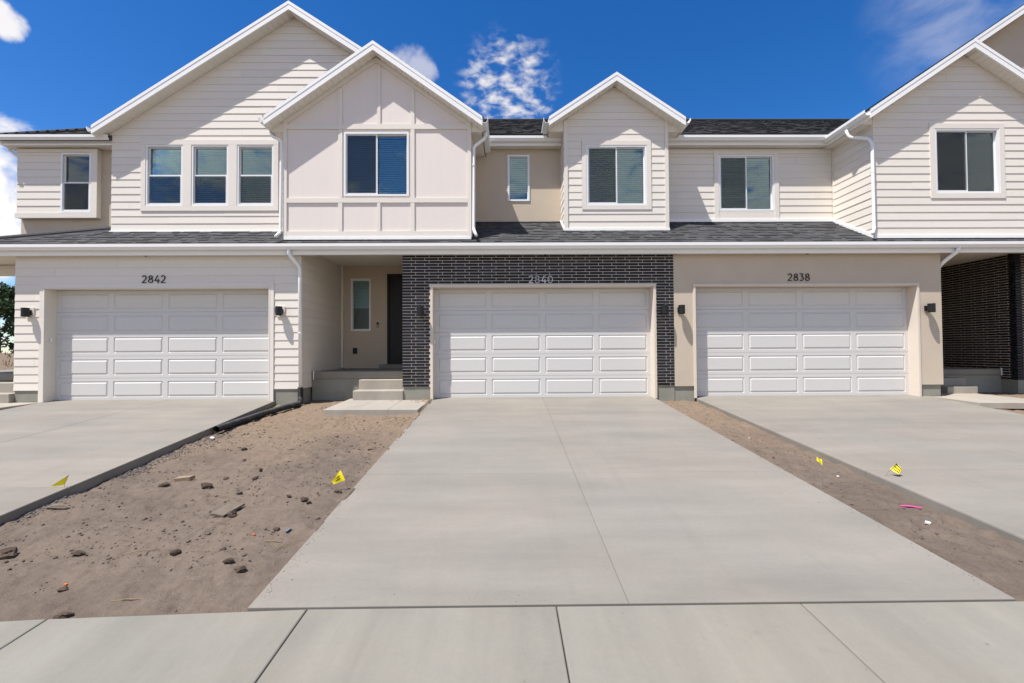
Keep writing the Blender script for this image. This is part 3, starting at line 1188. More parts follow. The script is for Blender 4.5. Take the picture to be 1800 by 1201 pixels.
path1 = structure('path', 'short concrete walk from the driveway to the recessed front porch steps', (-2.6, -.6, 0))
pz = lambda y: .0 + .02 * y
slab(path1, [(-3.56, -1.42), (-2.30 - g, -1.45), (-2.36 - g, .28), (-3.62, .28)], .13, pz, 'concrete_new', r=.008)
slab(path1, [(-2.30 + g, -1.45), (-1.726, -1.47), (-1.726, -.014), (-2.36 + g, -.014)], .13, pz, 'concrete_new', r=.008)
path2 = structure('path', 'concrete walk beside the stucco garage leading to the dark brick porch', (10.4, -.5, 0))
slab(path2, [(9.626, -1.05), (11.26, -1.22), (11.26, .6), (9.93, .6), (9.93, -.014), (9.626, -.014)], .12, lambda y: .0 + .02 * min(y, 0), 'concrete_new', r=.006)
path3 = structure('path', 'concrete walk beside the siding-clad garage at the foot of the side steps', (-11.4, -.4, 0))
slab(path3, [(-13.6, -1.0), (-10.365, -.85), (-10.365, -.014), (-10.99, -.014), (-10.99, .3), (-13.6, .3)], .12, lambda y: .0 + .02 * y, 'concrete_new', r=.006)

# ------------------------------------------------------------------ the row of townhouses
ZS = 3.25           # height of the lower soffit
XA0, XA1, XB1, XC1, XD1 = -13.6, -4.64, 3.78, 9.90, 15.0


def low_z(y):       # lower roof plane
    return 3.40 + .58 * (y + .2)


def hip_x(y):       # hip line of the lower roof at the open end of the row
    return -13.6 + (y + .2) * 2.70


UA = empty('townhouse', (-8.0, 1.0, 0), 'townhouse 2842 with beige lap-siding garage front and big siding gable', 'townhouse', 'townhouses in the row')
UB = empty('townhouse', (-.5, 1.0, 0), 'townhouse 2840 with black brick garage front, panelled gable and small dormer', 'townhouse', 'townhouses in the row')
UC = empty('townhouse', (6.5, 1.0, 0), 'townhouse 2838 with plain tan stucco garage front', 'townhouse', 'townhouses in the row')
UD = empty('townhouse', (11.5, 1.0, 0), 'townhouse at the row end with dark brick porch wall and cropped siding gable', 'townhouse', 'townhouses in the row')


def lower_eave(unit, xa, xb, hip=False):
    B(xa, xb, -.16, -.135, ZS, 3.43).build('fascia', 'white_metal', unit)
    B(xa, xb, -.172, -.161, ZS - .012, ZS + .025).build('fascia_trim', 'white_metal', unit)
    gutter(unit, (xa, -.162, 3.462), (xb, -.162, 3.462), (0, -1, 0))
    # vented soffit strips
    so = B(xa, xb, -.13, .02, ZS + .014, ZS + .03).build('soffit', 'soffit', unit)
    me = B(0, .147, 0, .135, 0, .012).mesh('soffit_panel', 'soffit', (0, 0, 0))
    x = xa
    while x < xb - .05:
        link_mesh('soffit_panel', me, (x, -.134, ZS + .001), so)
        x += .152
    rf = MB()
    y0, y1 = -.18, 1.75
    if hip:
        rf.hexa([(hip_x(y0), y0, low_z(y0) - .04), (xb, y0, low_z(y0) - .04), (xb, y1, low_z(y1) - .04), (hip_x(y1), y1, low_z(y1) - .04),
                 (hip_x(y0), y0, low_z(y0) - .016), (xb, y0, low_z(y0) - .016), (xb, y1, low_z(y1) - .016), (hip_x(y1), y1, low_z(y1) - .016)])
    else:
        rf.hexa([(xa, y0, low_z(y0) - .04), (xb, y0, low_z(y0) - .04), (xb, y1, low_z(y1) - .04), (xa, y1, low_z(y1) - .04),
                 (xa, y0, low_z(y0) - .016), (xb, y0, low_z(y0) - .016), (xb, y1, low_z(y1) - .016), (xa, y1, low_z(y1) - .016)])
    rf = rf.build('lower_roof', 'shingle', unit)
    cs = 1 / math.hypot(1, .58)
    lo = (lambda v: hip_x(-.235 + v * cs) - xa) if hip else (lambda v: 0.0)
    shingles(rf, (xa, -.235, low_z(-.235) - .014), (1, 0, 0), (0, 1, .58), lo, lambda v: xb - xa, 1.98 / cs)
    if hip:
        # the slope round the corner, falling to the open side
        p = lambda y: (hip_x(y), y, low_z(y) - .016)
        ya, yb = -.215, 1.75
        q0, q1 = p(ya), p(yb)
        bx = q0[0]
        lf = MB().hexa([(bx, ya, q0[2] - .1), (q1[0], yb, q1[2] - .1), (q1[0], 4.2, q1[2] - .1), (bx, 4.2, q0[2] - .1),
                        (bx, ya, q0[2]), (q1[0], yb, q1[2]), (q1[0], 4.2, q1[2]), (bx, 4.2, q0[2])]).build('side_roof', 'shingle', unit)
        sl_ = Vector((q1[0] - bx, 0, q1[2] - q0[2]))
        n_ = math.hypot(sl_.x, sl_.z)
        shingles(lf, (bx, 0, q0[2] + .004), (0, 1, 0), sl_, lambda v: ya + (yb - ya) * min(1, v / n_), lambda v: 4.2, n_)
        MB().tube([(hip_x(y_), y_, low_z(y_) - .005) for y_ in (-.2, 1.75)], .06, 8).build('hip_cap', 'shingle', unit)
        gutter(unit, (bx, -.17, 3.462), (bx, 4.2, 3.462), (-1, 0, 0))


lower_eave(UA, XA0, XA1, True)
lower_eave(UB, XA1, XB1)
lower_eave(UC, XB1, XC1)
lower_eave(UD, XC1, XD1)

# ---- garage fronts (wall face at Y = 0)
DZ = 2.525
DA, DB, DC = (-10.30, -5.335), (-1.672, 3.312), (4.262, 9.322)
YD = .24
FW = front(0)

# 2842: lap siding
top, bot = [(-10.97, 3.30), (-4.645, 3.30)], [(-10.97, .262), (-4.645, .262)]
hA = hole(DA[0] - .03, DA[1] + .03, -1, DZ + .03)
wa = wall('front_wall', 'siding', UA, top, bot, [hA], FW)
siding(wa, [(-10.97, 3.262), (-4.645, 3.262)], bot, [hole(DA[0] - .112, DA[1] + .112, -1, DZ + .108)], FW, .262)
foundation(UA, ((-10.955, DA[0] - .03), (DA[1] + .03, -4.67)), .261, .004)
door_surround(UA, *DA, DZ, YD, 0, 'trim', .112, .034)
garage_door(UA, *DA, DZ - .004, YD)
sconce(UA, -10.615, 1.995, 0, True)
sconce(UA, -5.06, 2.0, 0, True)
house_number(UA, '2842', -8.155, -7.625, 2.645, 2.815, -.016, 'number_black')
# side walls of the garage block
wall('side_wall', 'siding', UA, [(-.0, 3.30), (2.55, 3.30)], [(-.0, .262), (2.55, .262)], [], facing_left(-10.965))
swl = wall('porch_side_wall', 'siding', UA, [(.0, 3.50), (2.52, 3.50)], [(.0, .262), (2.52, .262)], [], facing_right(-4.645))
siding(swl, [(.0, 3.484), (2.5, 3.484)], [(.0, .262), (2.5, .262)], [], facing_right(-4.645), .262, stagger=False)
wall('foundation', 'foundation', UA, [(.21, .261), (2.5, .261)], [(.21, -.45), (2.5, -.45)], [], facing_right(-4.672), .2)
B(-4.668, -4.618, -.024, .024, .262, 3.25).build('corner_trim', 'trim', UA)
B(-4.622, -4.560, 2.435, 2.495, .64, 3.478).build('corner_trim', 'trim', UA)
B(-10.285, -10.262, .085, .125, 1.335, 1.425).build('door_sensor', 'vinyl', UA)

# 2840: black brick on tan mortar
bt, bb = [(-2.352, 3.30), (3.772, 3.30)], [(-2.352, .288), (3.772, .288)]
hB = hole(DB[0] - .03, DB[1] + .03, -1, DZ + .03)
wb = wall('brick_wall', 'mortar', UB, bt, bb, [hB], FW)
BW, BH, J = .2910, .0552, .0110


def brick_mesh(w_, seed):
    r_ = random.Random(seed)
    d, c = .007, .0025
    j = lambda: r_.uniform(-.0012, .0012)
    vs = []
    for (x, z) in ((0, 0), (w_, 0), (w_, BH), (0, BH)):
        vs.append((x + j(), .004, z + j()))
    for (x, z) in ((0, 0), (w_, 0), (w_, BH), (0, BH)):
        vs.append((x + j() + (c if x == 0 else -c) * .4, -d + c, z + (c if z == 0 else -c) * .3))
    for (x, z) in ((0, 0), (w_, 0), (w_, BH), (0, BH)):
        vs.append((x + (c if x == 0 else -c), -d + j(), z + (c if z == 0 else -c)))
    fs = []
    for k in range(2):
        for q in range(4):
            fs.append((4 * k + q, 4 * k + (q + 1) % 4, 4 * k + 4 + (q + 1) % 4, 4 * k + 4 + q))
    fs.append((8, 9, 10, 11))
    return MB().add(vs, fs).mesh('brick', 'brick', (0, 0, 0), recalc=False)


BRICKS = {}


def brick(w_):
    k = (round(w_, 3), random.randrange(6) if w_ > .28 else 0)
    if k not in BRICKS:
        BRICKS[k] = brick_mesh(w_, len(BRICKS))
    return BRICKS[k]


def lay_bricks(parent, u0, u1, z0, z1, openings, placer, limit=300, phase=0.0, first=None):
    """courses of long bricks with a third bond; placer(u, z) -> (location, rotation); nearest 'limit' are single parts, the rest one mesh"""
    todo = []
    row = 0
    z = z0
    while z + BH < z1 + .001:
        u = u0 - (BW + J) + phase + ((.205 if row % 2 else 0.0))
        while u < u1:
            a_, b_ = max(u, u0), min(u + BW, u1)
            segs = [(a_, b_)] if b_ - a_ > .02 else []
            for (h0, h1, hz0, hz1) in openings:
                if z + BH > hz0 and z < hz1:
                    nx_ = []
                    for (p, q) in segs:
                        if q <= h0 or p >= h1:
                            nx_.append((p, q))
                        else:
                            if p < h0 - .02:
                                nx_.append((p, h0))
                            if q > h1 + .02:
                                nx_.append((h1, q))
                    segs = nx_
            todo += [(p, q - p, z) for (p, q) in segs]
            u += BW + J
        z += BH + J
        row += 1
    if first:
        todo.sort(key=first)
    rest = MB()
    for k, (p, w_, z) in enumerate(todo):
        me = brick(w_)
        loc, rot = placer(p, z)
        dj = random.uniform(-.0015, .0015)
        if k < limit:
            o = link_mesh('brick', me, Vector(loc), parent, rot)
        else:
            mt = Matrix.Translation(Vector(loc)) @ (Matrix.Rotation(rot[2], 4, 'Z') if rot else Matrix())
            n0 = len(rest.v)
            rest.v += [tuple(mt @ v.co) for v in me.vertices]
            rest.f += [tuple(n0 + i for i in f.vertices) for f in me.polygons]
    if rest.v:
        o = rest.build('small_bricks', 'brick', parent, recalc=False)
        o['kind'] = 'stuff'
    return len(todo)


nb = lay_bricks(wb, -2.352, 3.772, .291, 3.265, [(DB[0] - .058, DB[1] + .058, -1, DZ + .058)], lambda u, z: ((u, 0, z), None), first=lambda t: -t[1])
foundation(UB, ((-2.33, DB[0] - .03), (DB[1] + .03, 3.772)), .287, .012)
door_surround(UB, *DB, DZ, YD, 0, 'stucco_trim', .056, .030)
garage_door(UB, *DB, DZ - .004, YD)
sconce(UB, -1.925, 1.98, -.012)
sconce(UB, 3.524, 1.992, -.012)
house_number(UB, '2840', .49, 1.03, 2.608, 2.776, -.014, 'number_silver')
B(-1.657, -1.634, .085, .125, 1.26, 1.35).build('door_sensor', 'vinyl', UB)
# return of the brick into the porch
wall('porch_brick_return', 'mortar', UB, [(.002, 3.48), (2.5, 3.48)], [(.002, .288), (2.5, .288)], [], facing_left(-2.352))
B(-2.34, -2.2, .2, 2.5, -.4, .287).build('foundation', 'foundation', UB)

# 2838: stucco
ct, cb = [(3.776, 3.30), (9.90, 3.30)], [(3.776, .268), (9.90, .268)]
hC = hole(DC[0] - .03, DC[1] + .03, -1, DZ + .03)
wc = wall('front_wall', 'stucco', UC, ct, cb, [hC], front(-.002), .16)
foundation(UC, ((3.776, DC[0] - .03), (DC[1] + .03, 9.86)), .267, .028)
door_surround(UC, *DC, DZ, YD, -.002, 'stucco_trim', .052, .030)
garage_door(UC, *DC, DZ - .004, YD)
sconce(UC, 3.906, 1.99, -.002)
sconce(UC, 9.545, 2.0, -.002)
house_number(UC, '2838', 6.38, 6.885, 2.638, 2.803, -.004, 'number_black')
wall('side_wall', 'stucco', UC, [(.16, 3.48), (3.5, 3.48)], [(.16, .268), (3.5, .268)], [], facing_right(9.90))
wall('foundation', 'foundation', UC, [(.23, .267), (3.5, .267)], [(.23, -.45), (3.5, -.45)], [], facing_right(9.86), .2)

# the end house: brick side wall of its garage, facing its porch
XE, YE0, YE1 = 12.75, 1.0, 3.5
wd = wall('brick_wall', 'mortar', UD, [(YE0, 3.48), (YE1, 3.48)], [(YE0, .288), (YE1, .288)], [], facing_left(XE))
lay_bricks(wd, 0.0, YE1 - YE0, .291, 3.47, [], lambda u, z: ((XE, YE1 - u, z), (0, 0, R(-90))), first=lambda t: -t[0])
wall('foundation', 'foundation', UD, [(YE0 + .012, .287), (YE1, .287)], [(YE0 + .012, -.45), (YE1, -.45)], [], facing_left(XE + .012), .2)
wd2 = wall('front_wall', 'mortar', UD, [(XE, 3.48), (15.0, 3.48)], [(XE, .288), (15.0, .288)], [], front(YE0), .15)
lay_bricks(wd2, XE, 15.0, .291, 3.47, [], lambda u, z: ((u, YE0, z), None))
B(XE + .214, 15, YE0 + .014, YE0 + .2, -.45, .287).build('foundation', 'foundation', UD)
wall('porch_back_wall', 'stucco', UD, [(9.9, 3.48), (XE, 3.48)], [(9.9, .3), (XE, .3)], [], front(YE1))

# ---- porches
def porch(unit, xa, xb, zc_, yb=2.5):
    c = B(xa, xb, .0, yb, zc_ + .014, zc_ + .03).build('porch_ceiling', 'soffit', unit)
    B(xa, xb, -.02, .0, ZS + .001, zc_ + .03).build('porch_header', 'soffit', unit)
    me = B(0, .095, 0, yb - .01, 0, .012).mesh('ceiling_plank', 'soffit', (0, 0, 0))
    x = xa + .002
    while x < xb - .05:
        link_mesh('ceiling_plank', me, (x, .004, zc_), c)
        x += .101


porch(UB, -4.645, -2.352, 3.482)
porch(UD, 9.90, 15.0, 3.482, YE1)
lt = MB().tube([(-3.42, 1.1, 3.470), (-3.42, 1.1, 3.481)], .085, 24).build('ceiling_light', 'vinyl', UB)
MB().tube([(-3.42, 1.1, 3.4665), (-3.42, 1.1, 3.4695)], .06, 20).build('lens', 'lens', lt)
PW = (-4.364, -3.808, 1.661, 3.131)
PD = (-3.30, -2.36, .73, 3.20)
pb = wall('porch_back_wall', 'stucco', UB, [(-4.645, 3.48), (-2.352, 3.48)], [(-4.645, .60), (-2.352, .60)], [hole(*PW), hole(*PD, .02)], front(2.5))
window(UB, *PW, 2.5, 'fixed', blind=.56, tilt=60)
dr = B(PD[0], PD[1], 2.52, 2.57, PD[2], PD[3]).build('front_door', 'black_door', UB)
for (za, zb) in ((.85, 1.45), (1.6, 2.2), (2.35, 3.05)):
    B(PD[0] + .14, PD[1] - .14, 2.511, 2.5195, za, zb).build('door_panel', 'black_door', dr, bevel=.006)
B(PD[0] - .05, PD[0] - .001, 2.47, 2.56, PD[2], PD[3] + .05).build('door_frame', 'black_door', UB)
B(PD[0], PD[1], 2.47, 2.56, PD[3] + .001, PD[3] + .05).build('door_frame', 'black_door', UB)
B(-3.645, -3.59, 2.47, 2.499, 1.77, 1.90).build('doorbell', 'black_metal', UB)
B(-3.632, -3.603, 2.464, 2.4695, 1.785, 1.835).build('doorbell_button', 'paper', UB)
B(-4.295, -4.185, 2.44, 2.499, 1.03, 1.19).build('outlet_cover', 'black_plastic', UB, bevel=.01)
# slab and steps
B(-4.56, -2.354, .55, 2.498, .45, .62).build('porch_slab', 'concrete_walk', UB, bevel=.012)
B(-4.62, -2.356, .585, .70, -.4, .449).build('porch_foundation', 'foundation', UB)
B(-4.585, -4.563, .545, .56, .43, .64).build('flashing', 'white_metal', UB)
B(-3.43, -2.354, .30, .584, -.05, .435).build('step', 'concrete_new', UB, bevel=.012)
B(-3.46, -2.332, -.03, .299, -.05, .215).build('step', 'concrete_new', UB, bevel=.02)
B(-3.46, -2.354, 2.05, 2.469, .621, .735).build('door_step', 'concrete_walk', UB, bevel=.008)
# end house porch
B(9.88, XE + .01, 1.35, YE1, .40, .545).build('porch_slab', 'concrete_walk', UD, bevel=.012)
B(9.88, XE + .01, 1.39, 1.5, -.4, .399).build('porch_foundation', 'foundation', UD)
B(XE - .045, XE - .02, 1.335, 1.36, .39, .57).build('flashing', 'white_metal', UD)
B(9.88, 11.40, .96, 1.389, -.05, .345).build('step', 'concrete_new', UD, bevel=.012)
B(10.58, 11.32, .60, .959, -.05, .165).build('step', 'concrete_new', UD, bevel=.015)
# side entry of 2842, beyond its garage corner
B(-14.5, -10.97, .60, 4.0, .45, .62).build('porch_slab', 'concrete_walk', UA, bevel=.012)
B(-14.5, -10.97, .64, 4.0, -.3, .449).build('porch_foundation', 'foundation', UA)
B(-14.5, -10.97, .25, .639, -.05, .42).build('step', 'concrete_new', UA, bevel=.012)
B(-14.5, -10.97, -.10, .249, -.05, .20).build('step', 'concrete_new', UA, bevel=.012)
B(-13.6, -10.97, -.13, 4.2, ZS + .016, ZS + .03).build('side_soffit', 'soffit', UA)
B(-13.6, -10.97, 1.0, 1.16, 3.01, ZS).build('porch_beam', 'trim', UA)
B(-13.55, -13.40, 1.0, 1.15, .62, 3.01).build('post', 'trim', UA)

# little hooks under the lower eave
for (x, u_) in ((-8.02, UA), (.86, UB), (6.78, UC)):
    hk = B(x - .05, x + .05, -.125, -.03, ZS - .008, ZS + .0005).build('soffit_fitting', 'paper', u_)
    MB().tube([(x - .028, -.09, ZS - .02), (x + .028, -.09, ZS - .014)], .007, 8).build('clip', 'black_metal', hk)

# ---- upper walls
# 2842 side wing: stucco with a siding-clad box bay
YW = 1.28
WW = (-11.13, -10.385, 4.60, 6.10)
wing = wall('wing_wall', 'stucco', UA, [(-12.20, 6.26), (-9.6, 6.26)], [(-12.20, 3.4), (-9.6, 3.4)], [hole(*WW)], front(YW))
YP = 1.17
bay = wall('box_bay_wall', 'siding', UA, [(-12.22, 6.205), (-10.24, 6.205)], [(-12.22, 4.47), (-10.24, 4.47)], [hole(*WW)], front(YP), .109)
B(-12.24, -10.225, YP - .034, YP - .001, 4.462, 4.585).build('trim_board', 'trim', UA)
B(-10.372, -10.225, YP - .033, YP - .001, 4.586, 6.2).build('trim_board', 'trim', UA)
B(-12.22, -10.373, YP - .033, YP - .001, 6.115, 6.2).build('trim_board', 'trim', UA)
siding(bay, [(-12.22, 6.114), (-10.373, 6.114)], [(-12.22, 4.586), (-10.373, 4.586)], [hole(*WW, .001)], front(YP), 4.586)
window(UA, *WW, YP, 'hung', blind=.28, tilt=50)
wall('wing_side_wall', 'stucco', UA, [(YW + .15, 6.26), (8, 6.26)], [(YW + .15, 3.0), (8, 3.0)], [], facing_left(-12.2))

# 2842 big siding gable
YL = .96
GP = (-5.255, 9.586, .648)
gt = lambda x: GP[1] - .205 - GP[2] * abs(x - GP[0])
LW = [(-8.86, -7.955, 4.69, 6.20), (-7.745, -6.842, 4.69, 6.20), (-6.63, -5.735, 4.69, 6.20)]
T0 = (-8.975, -5.615, 4.565, 6.322)
ltop, lbot = [(-9.70, gt(-9.70)), (GP[0], gt(GP[0])), (-1.1, gt(-1.1))], [(-9.70, 4.0), (-1.1, 4.0)]
lwall = wall('gable_wall', 'siding', UA, ltop, [(-9.70, 3.9), (-1.1, 3.9)], [hole(*q) for q in LW], front(YL))
siding(lwall, ltop, [(-9.70, 4.075), (-1.1, 4.075)], [T0], front(YL), 4.075)
B(-9.72, -5.1, YL - .04, YL - .001, 4.02, 4.074).build('flashing', 'white_metal', UA)
for q in LW:
    window(UA, *q, YL, 'hung', blind=1.0, tilt=50)
zt0, zt1 = LW[0][2], LW[0][3]
for q in ((T0[0], T0[1], zt1 + .002, T0[3]), (T0[0], T0[1], T0[2], zt0 - .002), (T0[0], LW[0][0] - .002, zt0, zt1), (LW[0][1] + .002, LW[1][0] - .002, zt0, zt1),
          (LW[1][1] + .002, LW[2][0] - .002, zt0, zt1), (LW[2][1] + .002, T0[1], zt0, zt1)):
    B(q[0], q[1], YL - .033, YL - .001, q[2], q[3]).build('window_trim', 'trim', UA)
wall('gable_side_wall', 'siding', UA, [(YL + .15, 6.4), (1.4, 6.4)], [(YL + .15, 3.8), (1.4, 3.8)], [], facing_left(-9.70), .1)
gable(UA, -9.951, GP[0], -.95, GP[1], GP[2], GP[2], .66, 8.0, YL, -9.70, -1.2, right_gutter=False)

# 2840 panelled gable
YB_ = .27
BP = (-3.02, 8.143, .702)
bt_ = lambda x: BP[1] - .205 - BP[2] * abs(x - BP[0])
BWn = (-3.764, -2.262, 4.689, 6.183)
x0, x1 = -5.16, -.815
ptop = [(x0, bt_(x0)), (BP[0], bt_(BP[0])), (x1, bt_(x1))]
pwall = wall('panelled_gable_wall', 'panel', UB, ptop, [(x0, 3.6), (x1, 3.6)], [hole(*BWn)], front(YB_))


def batten(xa, xb, za, zb, d=.024):
    B(xa, xb, YB_ - d, YB_ - .001, za, zb).build('batten', 'trim', pwall)


rail = [(3.735, 3.868), (4.533, 4.640), (6.252, 6.370)]
for (za, zb) in rail:
    batten(x0 + .085, x1 - .085, za, zb, .026)
for (xa, xb) in ((x0, x0 + .083), (x1 - .083, x1)):
    batten(xa, xb, 3.735, bt_((xa + xb) / 2) - .03, .028)
zlo = [(3.870, 4.531), (4.642, 6.250)]
for (xa, xb) in ((-3.894, -3.800), (-2.222, -2.130)):
    for (za, zb) in zlo:
        batten(xa, xb, za, zb)
    batten(xa, xb, 6.372, bt_(xa if xa < BP[0] else xb) - .12)
batten(-2.995, -2.918, 3.870, 4.531)
batten(-2.995, -2.918, 6.372, bt_(-2.918) - .10)
for sgn in (-1, 1):
    xe = x0 if sgn < 0 else x1
    z_e, z_p = bt_(xe), bt_(BP[0])
    hh = .11
    a_ = [(xe, YB_ - .030, z_e - hh), (BP[0], YB_ - .030, z_p - hh), (BP[0], YB_ - .030, z_p), (xe, YB_ - .030, z_e)]
    MB().extrude(a_, [(p[0], YB_ - .001, p[2]) for p in a_]).build('rake_batten', 'trim', pwall)
for (xa, xb) in ((x0 + .015, -3.68), (-3.676, x1 - .012)):
    B(xa, xb, YB_ - .045, YB_ - .002, 3.672, 3.732).build('flashing', 'white_metal', UB)
window(UB, *BWn, YB_, 'slider', blind=1.0, tilt=50)
for (X_, fn) in ((x1, facing_right(x1)), (x0, facing_left(x0))):
    sw = wall('panelled_side_wall', 'panel', UB, [(YB_ + .15, 6.4), (1.7, 6.4)], [(YB_ + .15, 3.6), (1.7, 3.6)], [], fn, .1)
gable(UB, -5.478, BP[0], -.540, BP[1], BP[2], BP[2], -.02, 3.6, YB_, x0, x1)
downspout(UB, [(-5.50, .35, 6.24), (-5.47, .34, 6.13), (-5.20, .24, 5.98), (-5.205, .235, 3.86), (-5.235, .06, 3.70)], .034, [(-5.2, .24, 5.2)])
downspout(UB, [(-.47, .42, 6.26), (-.50, .40, 6.10), (-.755, .30, 5.86), (-.765, .27, 3.90), (-.69, .10, 3.72)], .036, [(-.76, .285, 5.4)])

# 2840 stair wall and dormer
YM = 1.6
SW = (.032, .607, 5.003, 6.222)
wall('stair_wall', 'stucco', UB, [(-.82, 6.45), (1.45, 6.45)], [(-.82, 4.1), (1.45, 4.1)], [hole(*SW)], front(YM))
window(UB, *SW, YM, 'fixed', blind=1.0, tilt=50)
B(-.82, 1.45, YM - .02, YM - .001, 4.38, 4.462).build('flashing', 'black_metal', UB)
YR = .96
RP = (2.70, 7.849, .664)
rt_ = lambda x: RP[1] - .205 - RP[2] * abs(x - RP[0])
DW = (1.986, 3.489, 4.685, 6.185)
dx0, dx1 = 1.435, 4.032
dtop = [(dx0, rt_(dx0)), (RP[0], rt_(RP[0])), (dx1, rt_(dx1))]
dwall = wall('dormer_wall', 'siding', UB, dtop, [(dx0, 4.0), (dx1, 4.0)], [hole(*DW)], front(YR))
for (xa, xb) in ((dx0, dx0 + .088), (dx1 - .088, dx1)):
    B(xa, xb, YR - .034, YR - .001, 4.105, rt_(dx0) - .005).build('corner_trim', 'trim', UB)
    
siding(dwall, [(dx0 + .089, rt_(dx0 + .089)), (RP[0], rt_(RP[0])), (dx1 - .089, rt_(dx1 - .089))], [(dx0 + .089, 4.105), (dx1 - .089, 4.105)], [hole(*DW, .115)], front(YR), 4.105, stagger=False)
B(dx0 - .012, dx1 + .012, YR - .045, YR - .001, 4.045, 4.104).build('flashing', 'white_metal', UB)
window(UB, *DW, YR, 'slider', blind=1.0, trim=.112, tilt=50)
for (X_, fn) in ((dx0, facing_left(dx0)), (dx1, facing_right(dx1))):
    st_, sb_ = [(YR, 6.72), (1.72, 6.72)], [(YR, low_z(YR) + .05), (1.72, low_z(1.72) + .05)]
    sw = wall('dormer_side_wall', 'siding', UB, st_, sb_, [], fn, .1)
    siding(sw, st_, sb_, [], fn, 4.105, stagger=False)
MB().hexa([(dx0 - .03, YR - .04, low_z(YR) - .02), (dx0 - .001, YR - .04, low_z(YR) - .02), (dx0 - .001, 1.6, low_z(1.6) - .02), (dx0 - .03, 1.6, low_z(1.6) - .02),
           (dx0 - .03, YR - .04, low_z(YR) + .05), (dx0 - .001, YR - .04, low_z(YR) + .05), (dx0 - .001, 1.6, low_z(1.6) + .05), (dx0 - .03, 1.6, low_z(1.6) + .05)]).build('flashing', 'white_metal', UB)
gable(UB, 1.041, RP[0], 4.372, RP[1], RP[2], RP[2], .66, 4.2, YR, dx0, dx1)

# 2838 upper wall
CW = (5.586, 7.055, 4.732, 6.215)
ctop, cbot = [(4.03, 6.45), (8.62, 6.45)], [(4.03, 4.1), (8.62, 4.1)]
cwall = wall('upper_wall', 'siding', UC, ctop, cbot, [hole(*CW)], front(YM))
B(4.03, 8.62, YM - .05, YM - .001, 4.435, 4.51).build('flashing', 'white_metal', UC)
siding(cwall, [(4.03, 6.245), (8.60, 6.245)], [(4.03, 4.511), (8.60, 4.511)], [hole(CW[0] - .12, CW[1] + .12, 4.0, 7.0)], front(YM), 4.511)
B(4.03, 5.464, YM - .03, YM - .001, 6.247, 6.36).build('frieze_board', 'trim', UC)
B(7.177, 8.60, YM - .03, YM - .001, 6.247, 6.36).build('frieze_board', 'trim', UC)
for (xa, xb) in ((CW[0] - .119, CW[0] - .002), (CW[1] + .002, CW[1] + .119)):
    B(xa, xb, YM - .033, YM - .001, 4.511, 6.36).build('trim_board', 'trim', UC)
B(CW[0], CW[1], YM - .033, YM - .001, 6.218, 6.36).build('trim_board', 'trim', UC)
for k in range(2):
    zz = 4.511 + .11 * k
    B(CW[0] - .002, CW[1] + .002, YM - .02 - .006 * (1 - k), YM - .001, zz, zz + .108).build('siding_board', 'siding', cwall)
window(UC, *CW, YM, 'slider', blind=.76, tilt=12)

# end house: front gable, its side, and the higher gable behind
YE = .27
EP = (10.812, 8.218, .667)
et_ = lambda x: EP[1] - .205 - EP[2] * abs(x - EP[0])
EW = (10.074, 11.605, 4.728, 6.257)
ex0, ex1 = 8.62, 13.0
etop = [(ex0, et_(ex0)), (EP[0], et_(EP[0])), (ex1, et_(ex1))]
ewall = wall('gable_wall', 'siding', UD, etop, [(ex0, 3.55), (ex1, 3.55)], [hole(*EW)], front(YE))
siding(ewall, etop, [(ex0, 3.74), (ex1, 3.74)], [hole(*EW, .12)], front(YE), 3.74)
B(ex0 - .012, ex1, YE - .045, YE - .001, 3.668, 3.739).build('flashing', 'white_metal', UD)
window(UD, *EW, YE, 'slider', blind=.26, trim=.12, tilt=12, deep=1.2)
st_, sb_ = [(YE, 6.42), (1.58, 6.42)], [(YE, low_z(YE) + .07), (1.58, low_z(1.58) + .07)]
sw = wall('gable_side_wall', 'siding', UD, [(YE, 6.5), (1.62, 6.5)], [(YE, 3.6), (1.62, 3.9)], [], facing_left(ex0), .1)
siding(sw, st_, sb_, [], facing_left(ex0), 3.74, stagger=False)
MB().hexa([(ex0 - .035, YE - .045, low_z(YE) - .02), (ex0 - .001, YE - .045, low_z(YE) - .02), (ex0 - .001, 1.6, low_z(1.6) - .02), (ex0 - .035, 1.6, low_z(1.6) - .02),
           (ex0 - .035, YE - .045, low_z(YE) + .07), (ex0 - .001, YE - .045, low_z(YE) + .07), (ex0 - .001, 1.6, low_z(1.6) + .07), (ex0 - .035, 1.6, low_z(1.6) + .07)]).build('flashing', 'white_metal', UD)
B(ex0 - .030, ex0 - .002, 1.545, 1.575, 4.45, 6.40).build('corner_trim', 'trim', UD)
gable(UD, 8.347, EP[0], 13.28, EP[1], EP[2], EP[2], -.02, 3.6, YE, ex0, ex1, right_gutter=False)
downspout(UD, [(8.27, .62, 6.40), (8.30, .60, 6.22), (8.56, .33, 6.06), (8.565, .22, 5.9), (8.565, .215, 3.90), (8.44, .10, 3.74)], .036, [(8.565, .218, 5.2)])
HP = (14.6, 8.218 + .667 * (14.6 - 10.812))
ht_ = lambda x: HP[1] - .205 - .667 * abs(x - HP[0])
wall('high_gable_wall', 'stucco', UD, [(10.0, ht_(10.0)), (HP[0], ht_(HP[0])), (16, ht_(16))], [(10.0, 6.0), (12.99, 6.0), (13.0, 3.6), (16, 3.6)], [], front(.96))
gable(UD, 10.85, HP[0], 17.5, HP[1], .667, .667, .66, 8.0, .96, 11, 17, left_gutter=False, right_gutter=False)

# ---- main roof over the row
MS = .60


def main_z(y):
    return 6.44 + MS * (y - .93)


